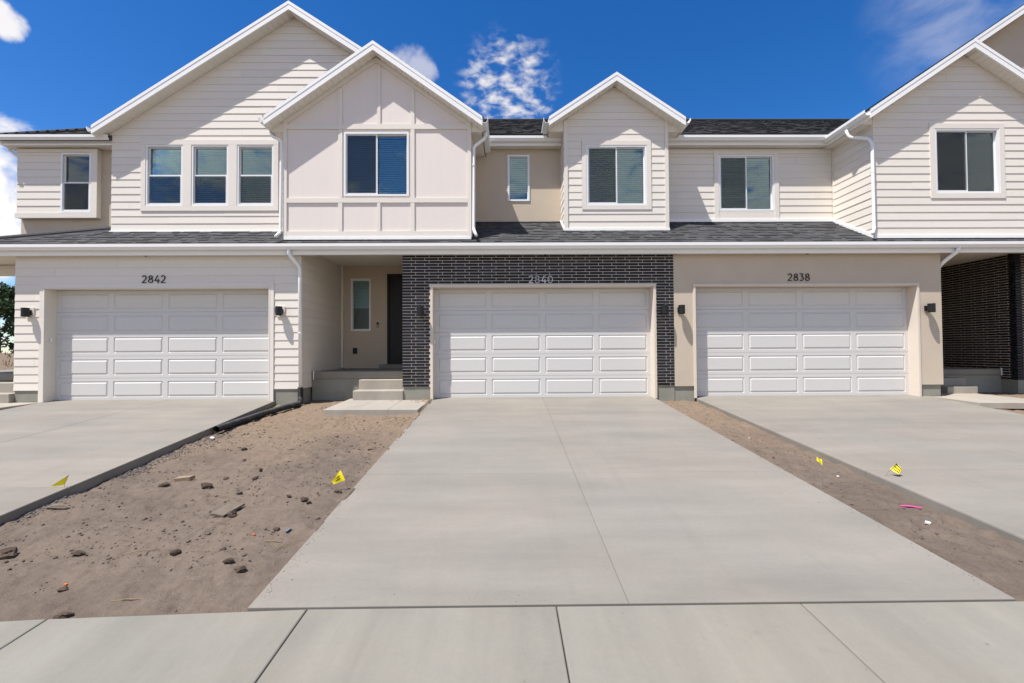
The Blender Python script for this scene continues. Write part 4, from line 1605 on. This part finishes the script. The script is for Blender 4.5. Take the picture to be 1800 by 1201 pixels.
def main_roof(unit, xa, xb, ye, hip=False):
    yr = 5.25
    hx = (lambda y: min(xb - .01, -12.36 + (y - .9) * .84)) if hip else (lambda y: xa)
    m = MB().hexa([(hx(ye), ye, main_z(ye) - .14), (xb, ye, main_z(ye) - .14), (xb, yr, main_z(yr) - .14), (hx(yr), yr, main_z(yr) - .14),
                   (hx(ye), ye, main_z(ye) - .016), (xb, ye, main_z(ye) - .016), (xb, yr, main_z(yr) - .016), (hx(yr), yr, main_z(yr) - .016)])
    zr = main_z(yr)
    m.hexa([(hx(yr), yr + .001, zr - .14), (xb, yr + .001, zr - .14), (xb, 10, zr - 3), (hx(yr), 10, zr - 3),
            (hx(yr), yr + .001, zr - .02), (xb, yr + .001, zr - .02), (xb, 10, zr - 2.87), (hx(yr), 10, zr - 2.87)])
    m = m.build('main_roof', 'shingle', unit)
    cs = 1 / math.hypot(1, MS)
    lo = (lambda v: hx(ye - .03 + v * cs) - xa) if hip else (lambda v: 0.0)
    shingles(m, (xa, ye - .03, main_z(ye - .03) - .014), (1, 0, 0), (0, 1, MS), lo, lambda v: xb - xa, (yr - ye + .03) / cs)
    MB().tube([(hx(yr), yr, zr + .0), (xb, yr, zr + .0)], .035, 8).build('ridge_cap', 'shingle', m)
    if hip:
        yk = .9 + (xb - .01 + 12.36) / .84
        MB().tube([(hx(y_), y_, main_z(y_) + .0) for y_ in (ye, yk)], .06, 8).build('hip_cap', 'shingle', m)
        yr = yk
        q0, q1 = hx(ye), hx(yr)
        n_ = math.hypot(q1 - q0, main_z(yr) - main_z(ye))
        shingles(m, (q0, 0, main_z(ye) - .012), (0, 1, 0), (q1 - q0, 0, main_z(yr) - main_z(ye)), lambda v: ye + (yr - ye) * min(1, v / n_), lambda v: 9.0, n_)
    return m


def main_eave(unit, xa, xb, ye, yw, z):
    """fascia, gutter and horizontal vented soffit"""
    zb = z - .20
    B(xa, xb, ye, ye + .025, zb, z - .015).build('fascia', 'white_metal', unit)
    B(xa, xb, ye - .011, ye - .001, zb - .012, zb + .028).build('fascia_trim', 'white_metal', unit)
    gutter(unit, (xa, ye - .002, z), (xb, ye - .002, z), (0, -1, 0))
    so = B(xa, xb, ye + .026, yw + .05, zb + .014, zb + .03).build('soffit', 'soffit', unit)
    me = B(0, .095, 0, yw - ye + .02, 0, .012).mesh('soffit_panel', 'soffit', (0, 0, 0))
    x = xa + .001
    while x < xb - .05:
        link_mesh('soffit_panel', me, (x, ye + .004, zb), so)
        x += .1


main_roof(UA, -12.4, -9.70, .90, True)
main_roof(UA, -9.70, -5.0, 1.30)
main_roof(UB, -5.0, 3.78, 1.30)
main_roof(UC, 3.78, 8.7, 1.30)
main_roof(UD, 8.7, 15.0, 1.30)
main_eave(UA, -12.42, -9.725, .985, YW, 6.425)
main_eave(UB, -.56, 1.42, 1.395, YM, 6.585)
main_eave(UC, 4.04, 8.36, 1.395, YM, 6.60)
B(-12.46, -12.36, .985, 8, 6.23, 6.41).build('fascia', 'white_metal', UA)
gutter(UA, (-12.46, .86, 6.425), (-12.46, 8, 6.425), (-1, 0, 0))
B(-12.36, -12.15, .99, 8, 6.226, 6.236).build('side_soffit', 'soffit', UA)
downspout(UA, [(-12.53, 1.25, 6.33), (-12.53, 1.25, 6.22), (-12.24, 1.32, 5.98), (-12.24, 1.32, 4.02), (-12.40, 1.32, 3.95)], .036)
# lower downspouts
downspout(UA, [(-4.80, -.225, 3.37), (-4.80, -.22, 3.24), (-4.62, -.075, 2.98), (-4.60, -.068, .27)], .040, [(-4.615, -.07, 2.7), (-4.61, -.07, 1.5)])
downspout(UC, [(10.10, -.225, 3.37), (10.10, -.22, 3.27), (9.955, -.02, 3.06), (9.955, .12, 2.95), (9.955, .12, .3)], .040)

# rear and party walls close the row
for (u_, xa, xb) in ((UA, -12.2, -4.65), (UB, -4.65, 3.78), (UC, 3.78, 9.9), (UD, 9.9, 15.0)):
    B(xa, xb, 9.6, 9.75, -.3, 6.2).build('rear_wall', 'stucco', u_)
B(-12.19, -12.05, 4.3, 9.6, -.3, 6.2).build('end_wall', 'stucco', UA)
B(-10.8, -10.6, 2.56, 4.4, -.3, 6.2).build('inner_wall', 'room', UA)
B(-12.19, -10.6, 4.31, 4.4, -.3, 3.4).build('entry_wall', 'stucco', UA)

# ------------------------------------------------------------------ black drain pipe
pp = smooth_path([(-4.60, -.068, .30), (-4.595, -.075, .06), (-4.56, -.16, -.05), (-4.66, -.62, -.07), (-4.80, -1.2, -.12), (-4.93, -2.05, -.195), (-4.965, -2.42, -.222)], 8)
dense = []
for a_, b_ in zip(pp, pp[1:]):
    n_ = max(1, int((b_ - a_).length / .009))
    dense += [a_ + (b_ - a_) * k / n_ for k in range(n_)]
dense.append(pp[-1])
rr_ = [.056 + (.003 if (k // 1) % 2 else -.002) for k in range(len(dense))]
pipe = MB().tube(dense, rr_, 18, caps=False)
pipe.tube(list(reversed(dense[-30:])), .048, 18, caps=False)
pipe = pipe.build('drain_pipe', 'black_plastic', None, smooth=False, recalc=False)
tag(pipe, 'black corrugated drain pipe lying on the dirt below the porch downspout', 'pipe')

# ------------------------------------------------------------------ things lying about the yard


def gz(x, y):
    return float(ground_h(np.array([x]), np.array([y]))[0])


def flag_thing(label, base, path, corners, bars):
    f = empty('marking_flag', base, label, 'flag', 'yellow utility marking flags')
    MB().tube([Vector(p) for p in path], .0022, 6).build('wire', 'wire', f)
    # slightly curled sheet, both sides
    c = [Vector(p) for p in corners]
    nrm = (c[1] - c[0]).cross(c[3] - c[0]).normalized()
    n = 8
    vs, fs = [], []
    for side in (0, 1):
        for i in range(n + 1):
            for j in range(n + 1):
                s_, t_ = i / n, j / n
                p = (c[0] * (1 - s_) + c[1] * s_) * (1 - t_) + (c[3] * (1 - s_) + c[2] * s_) * t_
                p = p + nrm * (.008 * math.sin(s_ * 5.0 + t_ * 1.5) + .0004 * side)
                vs.append(tuple(p))
    N = (n + 1) ** 2
    for side in (0, 1):
        for i in range(n):
            for j in range(n):
                a_ = side * N + i * (n + 1) + j
                fs.append((a_, a_ + 1, a_ + n + 2, a_ + n + 1))
    cl = MB().add(vs, fs).build('flag_sheet', 'yellow_vinyl', f, recalc=False, smooth=True)
    for (s0, s1, t0, t1) in bars:
        v2 = []
        for k in range(7):
            s_ = s0 + (s1 - s0) * k / 6
            for t_ in (t0, t1):
                p = (c[0] * (1 - s_) + c[1] * s_) * (1 - t_) + (c[3] * (1 - s_) + c[2] * s_) * t_
                base_ = .008 * math.sin(s_ * 5.0 + t_ * 1.5)
                v2 += [tuple(p + nrm * (base_ + .0016)), tuple(p + nrm * (base_ - .0014))]
        f2 = []
        for k in range(6):
            q = k * 4
            f2 += [(q, q + 2, q + 6, q + 4), (q + 1, q + 3, q + 7, q + 5)]
        MB().add(v2, f2).build('print_line', 'flag_print', cl, recalc=False)
    return f


bz = gz(-1.77, -5.13)
flag_thing('yellow flag on bent wire in the dirt beside the middle driveway edge', (-1.775, -5.13, bz),
           [(-1.775, -5.13, bz - .03), (-1.80, -5.13, bz + .09), (-1.868, -5.12, bz + .215)],
           [(-1.868, -5.12, bz + .215), (-1.955, -5.16, bz + .10), (-1.935, -5.15, bz + .065), (-1.812, -5.13, bz + .105)],
           [(.25, .55, .30, .40), (.3, .75, .55, .66)])
bz = drive_z(-5.05)
flag_thing('yellow flag lying over in the joint of the siding-garage driveway', (-4.99, -5.05, bz),
           [(-4.995, -5.05, bz - .04), (-4.985, -5.05, bz + .03), (-4.94, -5.05, bz + .135)],
           [(-4.94, -5.05, bz + .135), (-5.10, -5.09, bz + .020), (-5.09, -5.08, bz + .012), (-4.985, -5.05, bz + .025)], [])
bz = gz(3.51, -5.18)
flag_thing('thin yellow flag seen edge-on in the dirt strip by the middle driveway', (3.51, -5.18, bz),
           [(3.51, -5.18, bz - .03), (3.522, -5.16, bz + .16), (3.53, -5.15, bz + .33)],
           [(3.53, -5.15, bz + .33), (3.497, -5.10, bz + .345), (3.50, -5.105, bz + .305), (3.533, -5.152, bz + .262)], [])
bz = drive_z(-4.9)
flag_thing('yellow flag with dark printed lines at the edge of the stucco-garage driveway', (4.42, -4.9, bz),
           [(4.345, -4.95, bz - .09), (4.43, -4.92, bz + .0), (4.565, -4.93, bz + .150)],
           [(4.565, -4.93, bz + .150), (4.605, -4.945, bz + .080), (4.55, -4.97, bz + .025), (4.49, -4.92, bz + .075)],
           [(.10, .95, .06, .20), (.15, .9, .38, .52), (.25, .85, .70, .83)])

ICO = []


def rock_mesh(seed, sub=2, mat='clod', rough=.42):
    bm = bmesh.new()
    bmesh.ops.create_icosphere(bm, subdivisions=sub, radius=1)
    r_ = random.Random(seed)
    ph = [Vector((r_.uniform(-1, 1), r_.uniform(-1, 1), r_.uniform(-1, 1))).normalized() for _ in range(7)]
    for v in bm.verts:
        d = v.co.normalized()
        k = 1.0
        for q in ph:
            k -= rough * max(0, d.dot(q) - .35)
        v.co = d * k * (1 + r_.uniform(-.15, .15))
    me = bpy.data.meshes.new('dirt_clod')
    bm.to_mesh(me)
    bm.free()
    me.materials.append(MAT[mat])
    return me


CLODS = [rock_mesh(k) for k in range(7)]
clod_spots = [
    (-3.452, -4.94, .062, 1.7, 'large dark flat-topped clod of dirt behind the square tile in the yard'),
    (-4.049, -4.82, .052, 1.5, 'dark clod in front of the pale wood offcut in the yard'),
    (-3.387, -4.707, .036, 1.2, 'round clod just behind the largest flat-topped clod'),
    (-3.022, -4.753, .034, 1.3, 'small clod, nearer of the two close together behind the tile'),
    (-3.094, -4.50, .040, 1.1, 'small clod, farther of the two close together behind the tile'),
    (-3.006, -5.101, .042, 1.2, 'rounded clod between the flat-topped clod and the middle flag'),
    (-2.69, -5.735, .055, 1.15, 'rough round clod touching the corner of the square tile'),
    (-2.12, -5.44, .045, 1.3, 'larger of two clods lying together near the middle driveway edge'),
    (-2.06, -5.50, .030, 1.2, 'smaller of two clods lying together near the middle driveway edge'),
    (-2.099, -6.062, .034, 1.1, 'small dark clod beside the blue plastic scrap'),
    (-2.771, -6.395, .042, 1.2, 'lone dark clod in the near middle of the yard'),
    (-3.567, -6.406, .046, 1.6, 'long low clod half sunk in the near yard'),
    (-2.938, -7.165, .050, 1.4, 'dark clod lying against the sidewalk edge'),
    (-4.234, -6.329, .085, 1.6, 'big tan clod at the near end of the dirt yard'),
    (-2.05, -6.70, .046, 1.3, 'crumbly clod heap in the dirt near the driveway corner'),
    (-2.20, -6.62, .040, 1.2, 'dark crumbly clod beside the heap near the driveway corner'),
    (-3.231, -6.876, .032, 1.3, 'small dark clod by the orange scrap near the sidewalk'),
    (-3.922, -3.411, .050, 1.2, 'farthest dark clod in the yard, in front of the pipe end'),
    (-2.35, -5.30, .030, 1.4, 'small clod standing alone between the tile and the middle flag'),
    (-1.86, -5.22, .050, 1.5, 'dark broken clod at the foot of the middle flag'),
    (-3.60, -3.95, .030, 1.3, 'small clod in the open dirt halfway up the yard'),
    (3.62, -4.05, .022, 1.4, 'small dark clod in the narrow dirt strip'),
]
for k, (x, y, r_, el, lab) in enumerate(clod_spots):
    z = gz(x, y)
    a_ = random.uniform(0, 6.28)
    o = link_mesh('dirt_clod', CLODS[k % 7], (x, y, z + r_ * .36), None, (random.uniform(-.3, .3), random.uniform(-.3, .3), random.uniform(-.5, .5)), (r_ * el, r_, r_ * .72))
    tag(o, lab, 'clod', 'clods of dirt in the yard')


def rot_box(name, mat, x, y, sx, sy, sz, rz, tilt, label, cat, lift=.0, taper=0.0):
    m = MB()
    m.hexa([(-sx / 2, -sy / 2, 0), (sx / 2 - taper, -sy / 2, 0), (sx / 2, sy / 2, 0), (-sx / 2 + taper, sy / 2, 0),
            (-sx / 2, -sy / 2, sz), (sx / 2 - taper, -sy / 2, sz), (sx / 2, sy / 2, sz * .9), (-sx / 2 + taper, sy / 2, sz)])
    me = m.mesh(name, mat, (0, 0, 0))
    o = link_mesh(name, me, (x, y, gz(x, y) + lift), None, (tilt[0], tilt[1], rz))
    tag(o, label, cat)
    return o


rot_box('tile', 'board', -2.81, -5.62, .15, .27, .022, R(-12), (R(7), R(4)), 'flat grey-brown tile lying tilted in the middle of the yard', 'tile', .022)
rot_box('wood_offcut', 'pale_wood', -3.93, -4.64, .19, .085, .045, R(8), (R(3), R(-4)), 'short pale wood offcut lying on the dirt', 'wood', .004, .02)
rot_box('paper_scrap', 'paper', -4.84, -2.72, .06, .045, .025, R(20), (R(20), R(10)), 'white paper scrap by the open end of the drain pipe', 'litter', .005, .01)
rot_box('plastic_scrap', 'blue_plastic', -1.985, -6.09, .022, .055, .006, R(-25), (R(14), 0), 'blue-grey plastic scrap near the middle driveway edge', 'litter', .015)
rot_box('plastic_scrap', 'orange_plastic', -2.259, -6.154, .022, .016, .01, 0, (0, 0), 'tiny orange plastic scrap in the dirt left of the blue one', 'litter', .004)
rot_box('plastic_scrap', 'orange_plastic', -3.27, -6.82, .020, .018, .01, 0, (0, 0), 'tiny orange scrap beside a dark clod near the sidewalk', 'litter', .004)
rot_box('paper_scrap', 'paper', 3.95, -5.97, .06, .03, .018, R(-20), (R(8), R(10)), 'small white scrap in the dirt strip near the pink strip', 'litter', .004, .015)
rot_box('paper_scrap', 'paper', 4.02, -4.72, .05, .025, .010, R(30), (R(8), R(10)), 'white scrap under the edge of the stucco-garage driveway', 'litter', .004, .01)
rot_box('paper_scrap', 'paper', 3.80, -3.1, .055, .02, .008, R(50), (R(8), R(10)), 'white crumb of plaster halfway up the dirt strip', 'litter', .004, .01)
rot_box('wood_stick', 'pale_wood', 3.66, -2.95, .10, .02, .014, R(-15), (0, R(4)), 'short pale stick in the upper dirt strip', 'stick', .004)
rot_box('wood_stick', 'pale_wood', -1.95, -3.66, .13, .022, .014, R(25), (0, R(4)), 'short tan stick beside the upper middle driveway edge', 'stick', .004)
# curled bark strip
m = MB()
for k in range(8):
    t_ = k / 7
    x = -.12 + .24 * t_
    zz = .035 * math.sin(math.pi * t_)
    w_ = .022 * math.sin(math.pi * (t_ * .9 + .05))
    m.v += [(x, -w_, zz), (x, w_, zz + .012), (x, w_, zz + .018), (x, -w_, zz + .007)]
for k in range(7):
    q = 4 * k
    for j in range(4):
        m.f.append((q + j, q + (j + 1) % 4, q + 4 + (j + 1) % 4, q + 4 + j))
bk = link_mesh('bark_strip', m.mesh('bark_strip', 'board', (0, 0, 0)), (-4.66, -5.46, gz(-4.66, -5.46) + .004), None, (0, 0, R(6)))
tag(bk, 'curled brown bark strip by the raised edge of the siding-garage driveway', 'bark')
m = MB().tube([(-.09, 0, .010), (0, .004, .015), (.09, -.004, .010)], .009, 8)
pk = link_mesh('plastic_strip', m.mesh('plastic_strip', 'pink_plastic', (0, 0, 0)), (4.12, -5.60, gz(4.12, -5.60)), None, (0, R(2), R(-16)))
tag(pk, 'bright pink plastic strip lying in the narrow dirt strip', 'litter')
for (x, y, l, rz, lab) in ((-3.03, -6.40, .19, 20, 'thin straw-coloured stick in the near yard beside the lone clod'), (-1.87, -6.33, .26, 48, 'thin dry twig angled beside the near driveway edge'),
                           (-2.62, -7.05, .22, 8, 'thin pale twig along the sidewalk edge'), (-2.02, -6.28, .16, -4, 'thin pale straw by the blue plastic scrap')):
    m = MB().tube([(-l / 2, 0, .008), (-.1 * l, .006, .012), (l / 2, 0, .010)], [.004, .0035, .002], 5)
    o = link_mesh('twig', m.mesh('twig', 'straw', (0, 0, 0)), (x, y, gz(x, y) + .004), None, (0, 0, R(rz)))
    tag(o, lab, 'twig')


# crumbs and gravel: nobody could count these
def scatter(name, mat, label, spots, flat=.7):
    base = []
    for k in range(5):
        me = rock_mesh(100 + k, 1, mat, .3)
        base.append((np.array([v.co[:] for v in me.vertices]), np.array([p.vertices[:] for p in me.polygons])))
        bpy.data.meshes.remove(me)
    V, F, n0 = [], [], 0
    for k, (x, y, z, r_) in enumerate(spots):
        v, f = base[k % 5]
        a_ = rng.random() * 6.28
        c, s_ = math.cos(a_), math.sin(a_)
        q = v * np.array([r_ * rng.uniform(.8, 1.5), r_, r_ * flat])
        q = np.stack([q[:, 0] * c - q[:, 1] * s_, q[:, 0] * s_ + q[:, 1] * c, q[:, 2]], 1) + (x, y, z + r_ * .2)
        V.append(q); F.append(f + n0); n0 += len(v)
    V = np.concatenate(V); F = np.concatenate(F)
    me = bpy.data.meshes.new(name)
    me.vertices.add(len(V)); me.vertices.foreach_set('co', V.ravel())
    me.loops.add(F.size); me.loops.foreach_set('vertex_index', F.ravel())
    me.polygons.add(len(F))
    me.polygons.foreach_set('loop_start', np.arange(0, F.size, 3))
    me.polygons.foreach_set('loop_total', np.full(len(F), 3))
    me.update(calc_edges=True)
    me.materials.append(MAT[mat])
    o = bpy.data.objects.new(name, me)
    COL.objects.link(o)
    tag(o, label, None, None, 'stuff')
    return o


n = 5200
X_ = rng.uniform(-5.1, -1.75, n); Y_ = rng.uniform(-7.2, -.1, n)
keep = (vnoise(X_, Y_, 1.6, 21) + .5 * vnoise(X_, Y_, 5.0, 22) > -.05) & (X_ > -5.12 + (-Y_) * .05)
keep &= ~((X_ > -3.7) & (Y_ > -1.55))
X_, Y_ = X_[keep], Y_[keep]
Rr = np.clip(rng.lognormal(-5.0, .5, len(X_)), .003, .024)
n2_ = 900
X2 = rng.uniform(3.40, 4.22, n2_); Y2 = rng.uniform(-7.1, -.1, n2_)
R2 = np.clip(rng.lognormal(-5.2, .45, n2_), .003, .018)
X_, Y_, Rr = np.concatenate([X_, X2]), np.concatenate([Y_, Y2]), np.concatenate([Rr, R2])
Zc = ground_h(X_, Y_)
n3_ = 1100
X3 = np.concatenate([-1.715 + np.abs(rng.normal(0, .07, n3_)), 3.38 - np.abs(rng.normal(0, .06, 500)), rng.uniform(-1.6, .6, 50), rng.uniform(-5, 3.3, 260)])
Y3 = np.concatenate([rng.uniform(-7.1, -.2, n3_), rng.uniform(-7.1, -.2, 500), -7.19 + np.abs(rng.normal(0, .06, 50)), rng.uniform(-8.6, -.3, 260)])
R3 = np.clip(rng.lognormal(-6.2, .45, len(X3)), .0015, .005)
Z3 = np.where(Y3 < -7.23, -.586 + .05 * (Y3 + 7.2), BS * Y3)
ok_ = (X3 > -1.72) | (Y3 < -7.4)
X_, Y_, Rr, Zc = np.concatenate([X_, X3[ok_]]), np.concatenate([Y_, Y3[ok_]]), np.concatenate([Rr, R3[ok_]]), np.concatenate([Zc, Z3[ok_]])
scatter('dirt_crumbs', 'crumb', 'small crumbs of dirt strewn over the bare yard', list(zip(X_, Y_, Zc, Rr)))
n = 2600
Y_ = rng.uniform(-6.6, -.35, n)
lx = np.array([left_edge(y) for y in Y_])
X_ = lx + .03 + np.abs(rng.normal(0, .17, n)) * (1 + .4 * np.sin(Y_ * 1.7))
k_ = vnoise(X_, Y_, 1.1, 31) + .6 * vnoise(X_, Y_, 3.2, 32) > -.12
X_, Y_ = X_[k_], Y_[k_]
scatter('gravel', 'gravel', 'loose grey gravel along the raised driveway edge', list(zip(X_, Y_, ground_h(X_, Y_), np.clip(rng.lognormal(-4.75, .32, len(X_)), .004, .018))))

# ------------------------------------------------------------------ far end of the street: tree and dry grass


def tree(label, base, height, crown, seed):
    r_ = random.Random(seed)
    t = empty('tree', base, label, 'tree')
    bx, by, bz_ = base
    tr = MB().tube([(bx, by, bz_ - .3), (bx + .1, by, bz_ + height * .25), (bx - .05, by + .1, bz_ + height * .5), (bx + .1, by, bz_ + height * .8)], [.32, .24, .17, .05], 9)
    limbs = []
    for k in range(9):
        a_ = k * 2.4
        z0_ = bz_ + height * (.2 + .06 * k)
        L = crown * r_.uniform(.55, .9)
        e = (bx + L * math.cos(a_), by + L * math.sin(a_), z0_ + height * r_.uniform(.12, .25))
        tr.tube([(bx, by, z0_), ((bx + e[0]) / 2, (by + e[1]) / 2, z0_ + .4 * (e[2] - z0_) + .2), e], [.09, .06, .02], 6)
        limbs.append(e)
    tr.build('trunk', 'bark', t, smooth=True)
    clumps = []
    for k in range(70):
        h = r_.uniform(.10, .98)
        rad = crown * math.sin(math.pi * min(1, .12 + h * .86)) ** .6
        a_ = r_.uniform(0, 6.28)
        q = rad * math.sqrt(r_.uniform(.15, 1))
        clumps.append((bx + q * math.cos(a_), by + q * math.sin(a_), bz_ + h * height, r_.uniform(.35, .85)))
    m = MB()
    for (x, y, z, s_) in clumps:
        for _ in range(95):
            d = Vector((r_.gauss(0, 1), r_.gauss(0, 1), r_.gauss(0, .8)))
            d = d.normalized() * s_ * r_.uniform(.4, 1.05)
            p = Vector((x, y, z)) + d
            u_ = Vector((r_.uniform(-1, 1), r_.uniform(-1, 1), r_.uniform(-1, 1))).normalized()
            w_ = u_.cross(Vector((r_.uniform(-1, 1), r_.uniform(-1, 1), r_.uniform(-1, 1)))).normalized()
            l = r_.uniform(.10, .22)
            m.add([p - u_ * l, p - w_ * l * .5, p + u_ * l, p + w_ * l * .5], [(0, 1, 2, 3)])
    cr = m.build('crown', 'leaf', t, recalc=False)
    return t


tz = gz(-48, 33)
tree('green leafy tree beyond the corner of the siding-clad garage', (-48.0, 33.0, tz), 7.6, 2.7, 3)
m = MB()
for k in range(2600):
    x, y = random.uniform(-40, -20), random.uniform(9, 24)
    if vnoise(np.array([x]), np.array([y]), .25, 41)[0] < -.05:
        continue
    z = float(ground_h(np.array([x]), np.array([y]), False)[0])
    a_ = random.uniform(0, 3.14)
    h = random.uniform(.08, .26)
    dx_, dy_ = math.cos(a_) * .03, math.sin(a_) * .03
    lx_, ly_ = random.uniform(-.1, .1), random.uniform(-.1, .1)
    m.add([(x - dx_, y - dy_, z - .05), (x + dx_, y + dy_, z - .05), (x + lx_, y + ly_, z + h)], [(0, 1, 2)])
dg = m.build('dry_grass', 'straw', None, recalc=False)
tag(dg, 'dry straw-coloured grass on the dirt rise behind the garage corner', None, None, 'stuff')
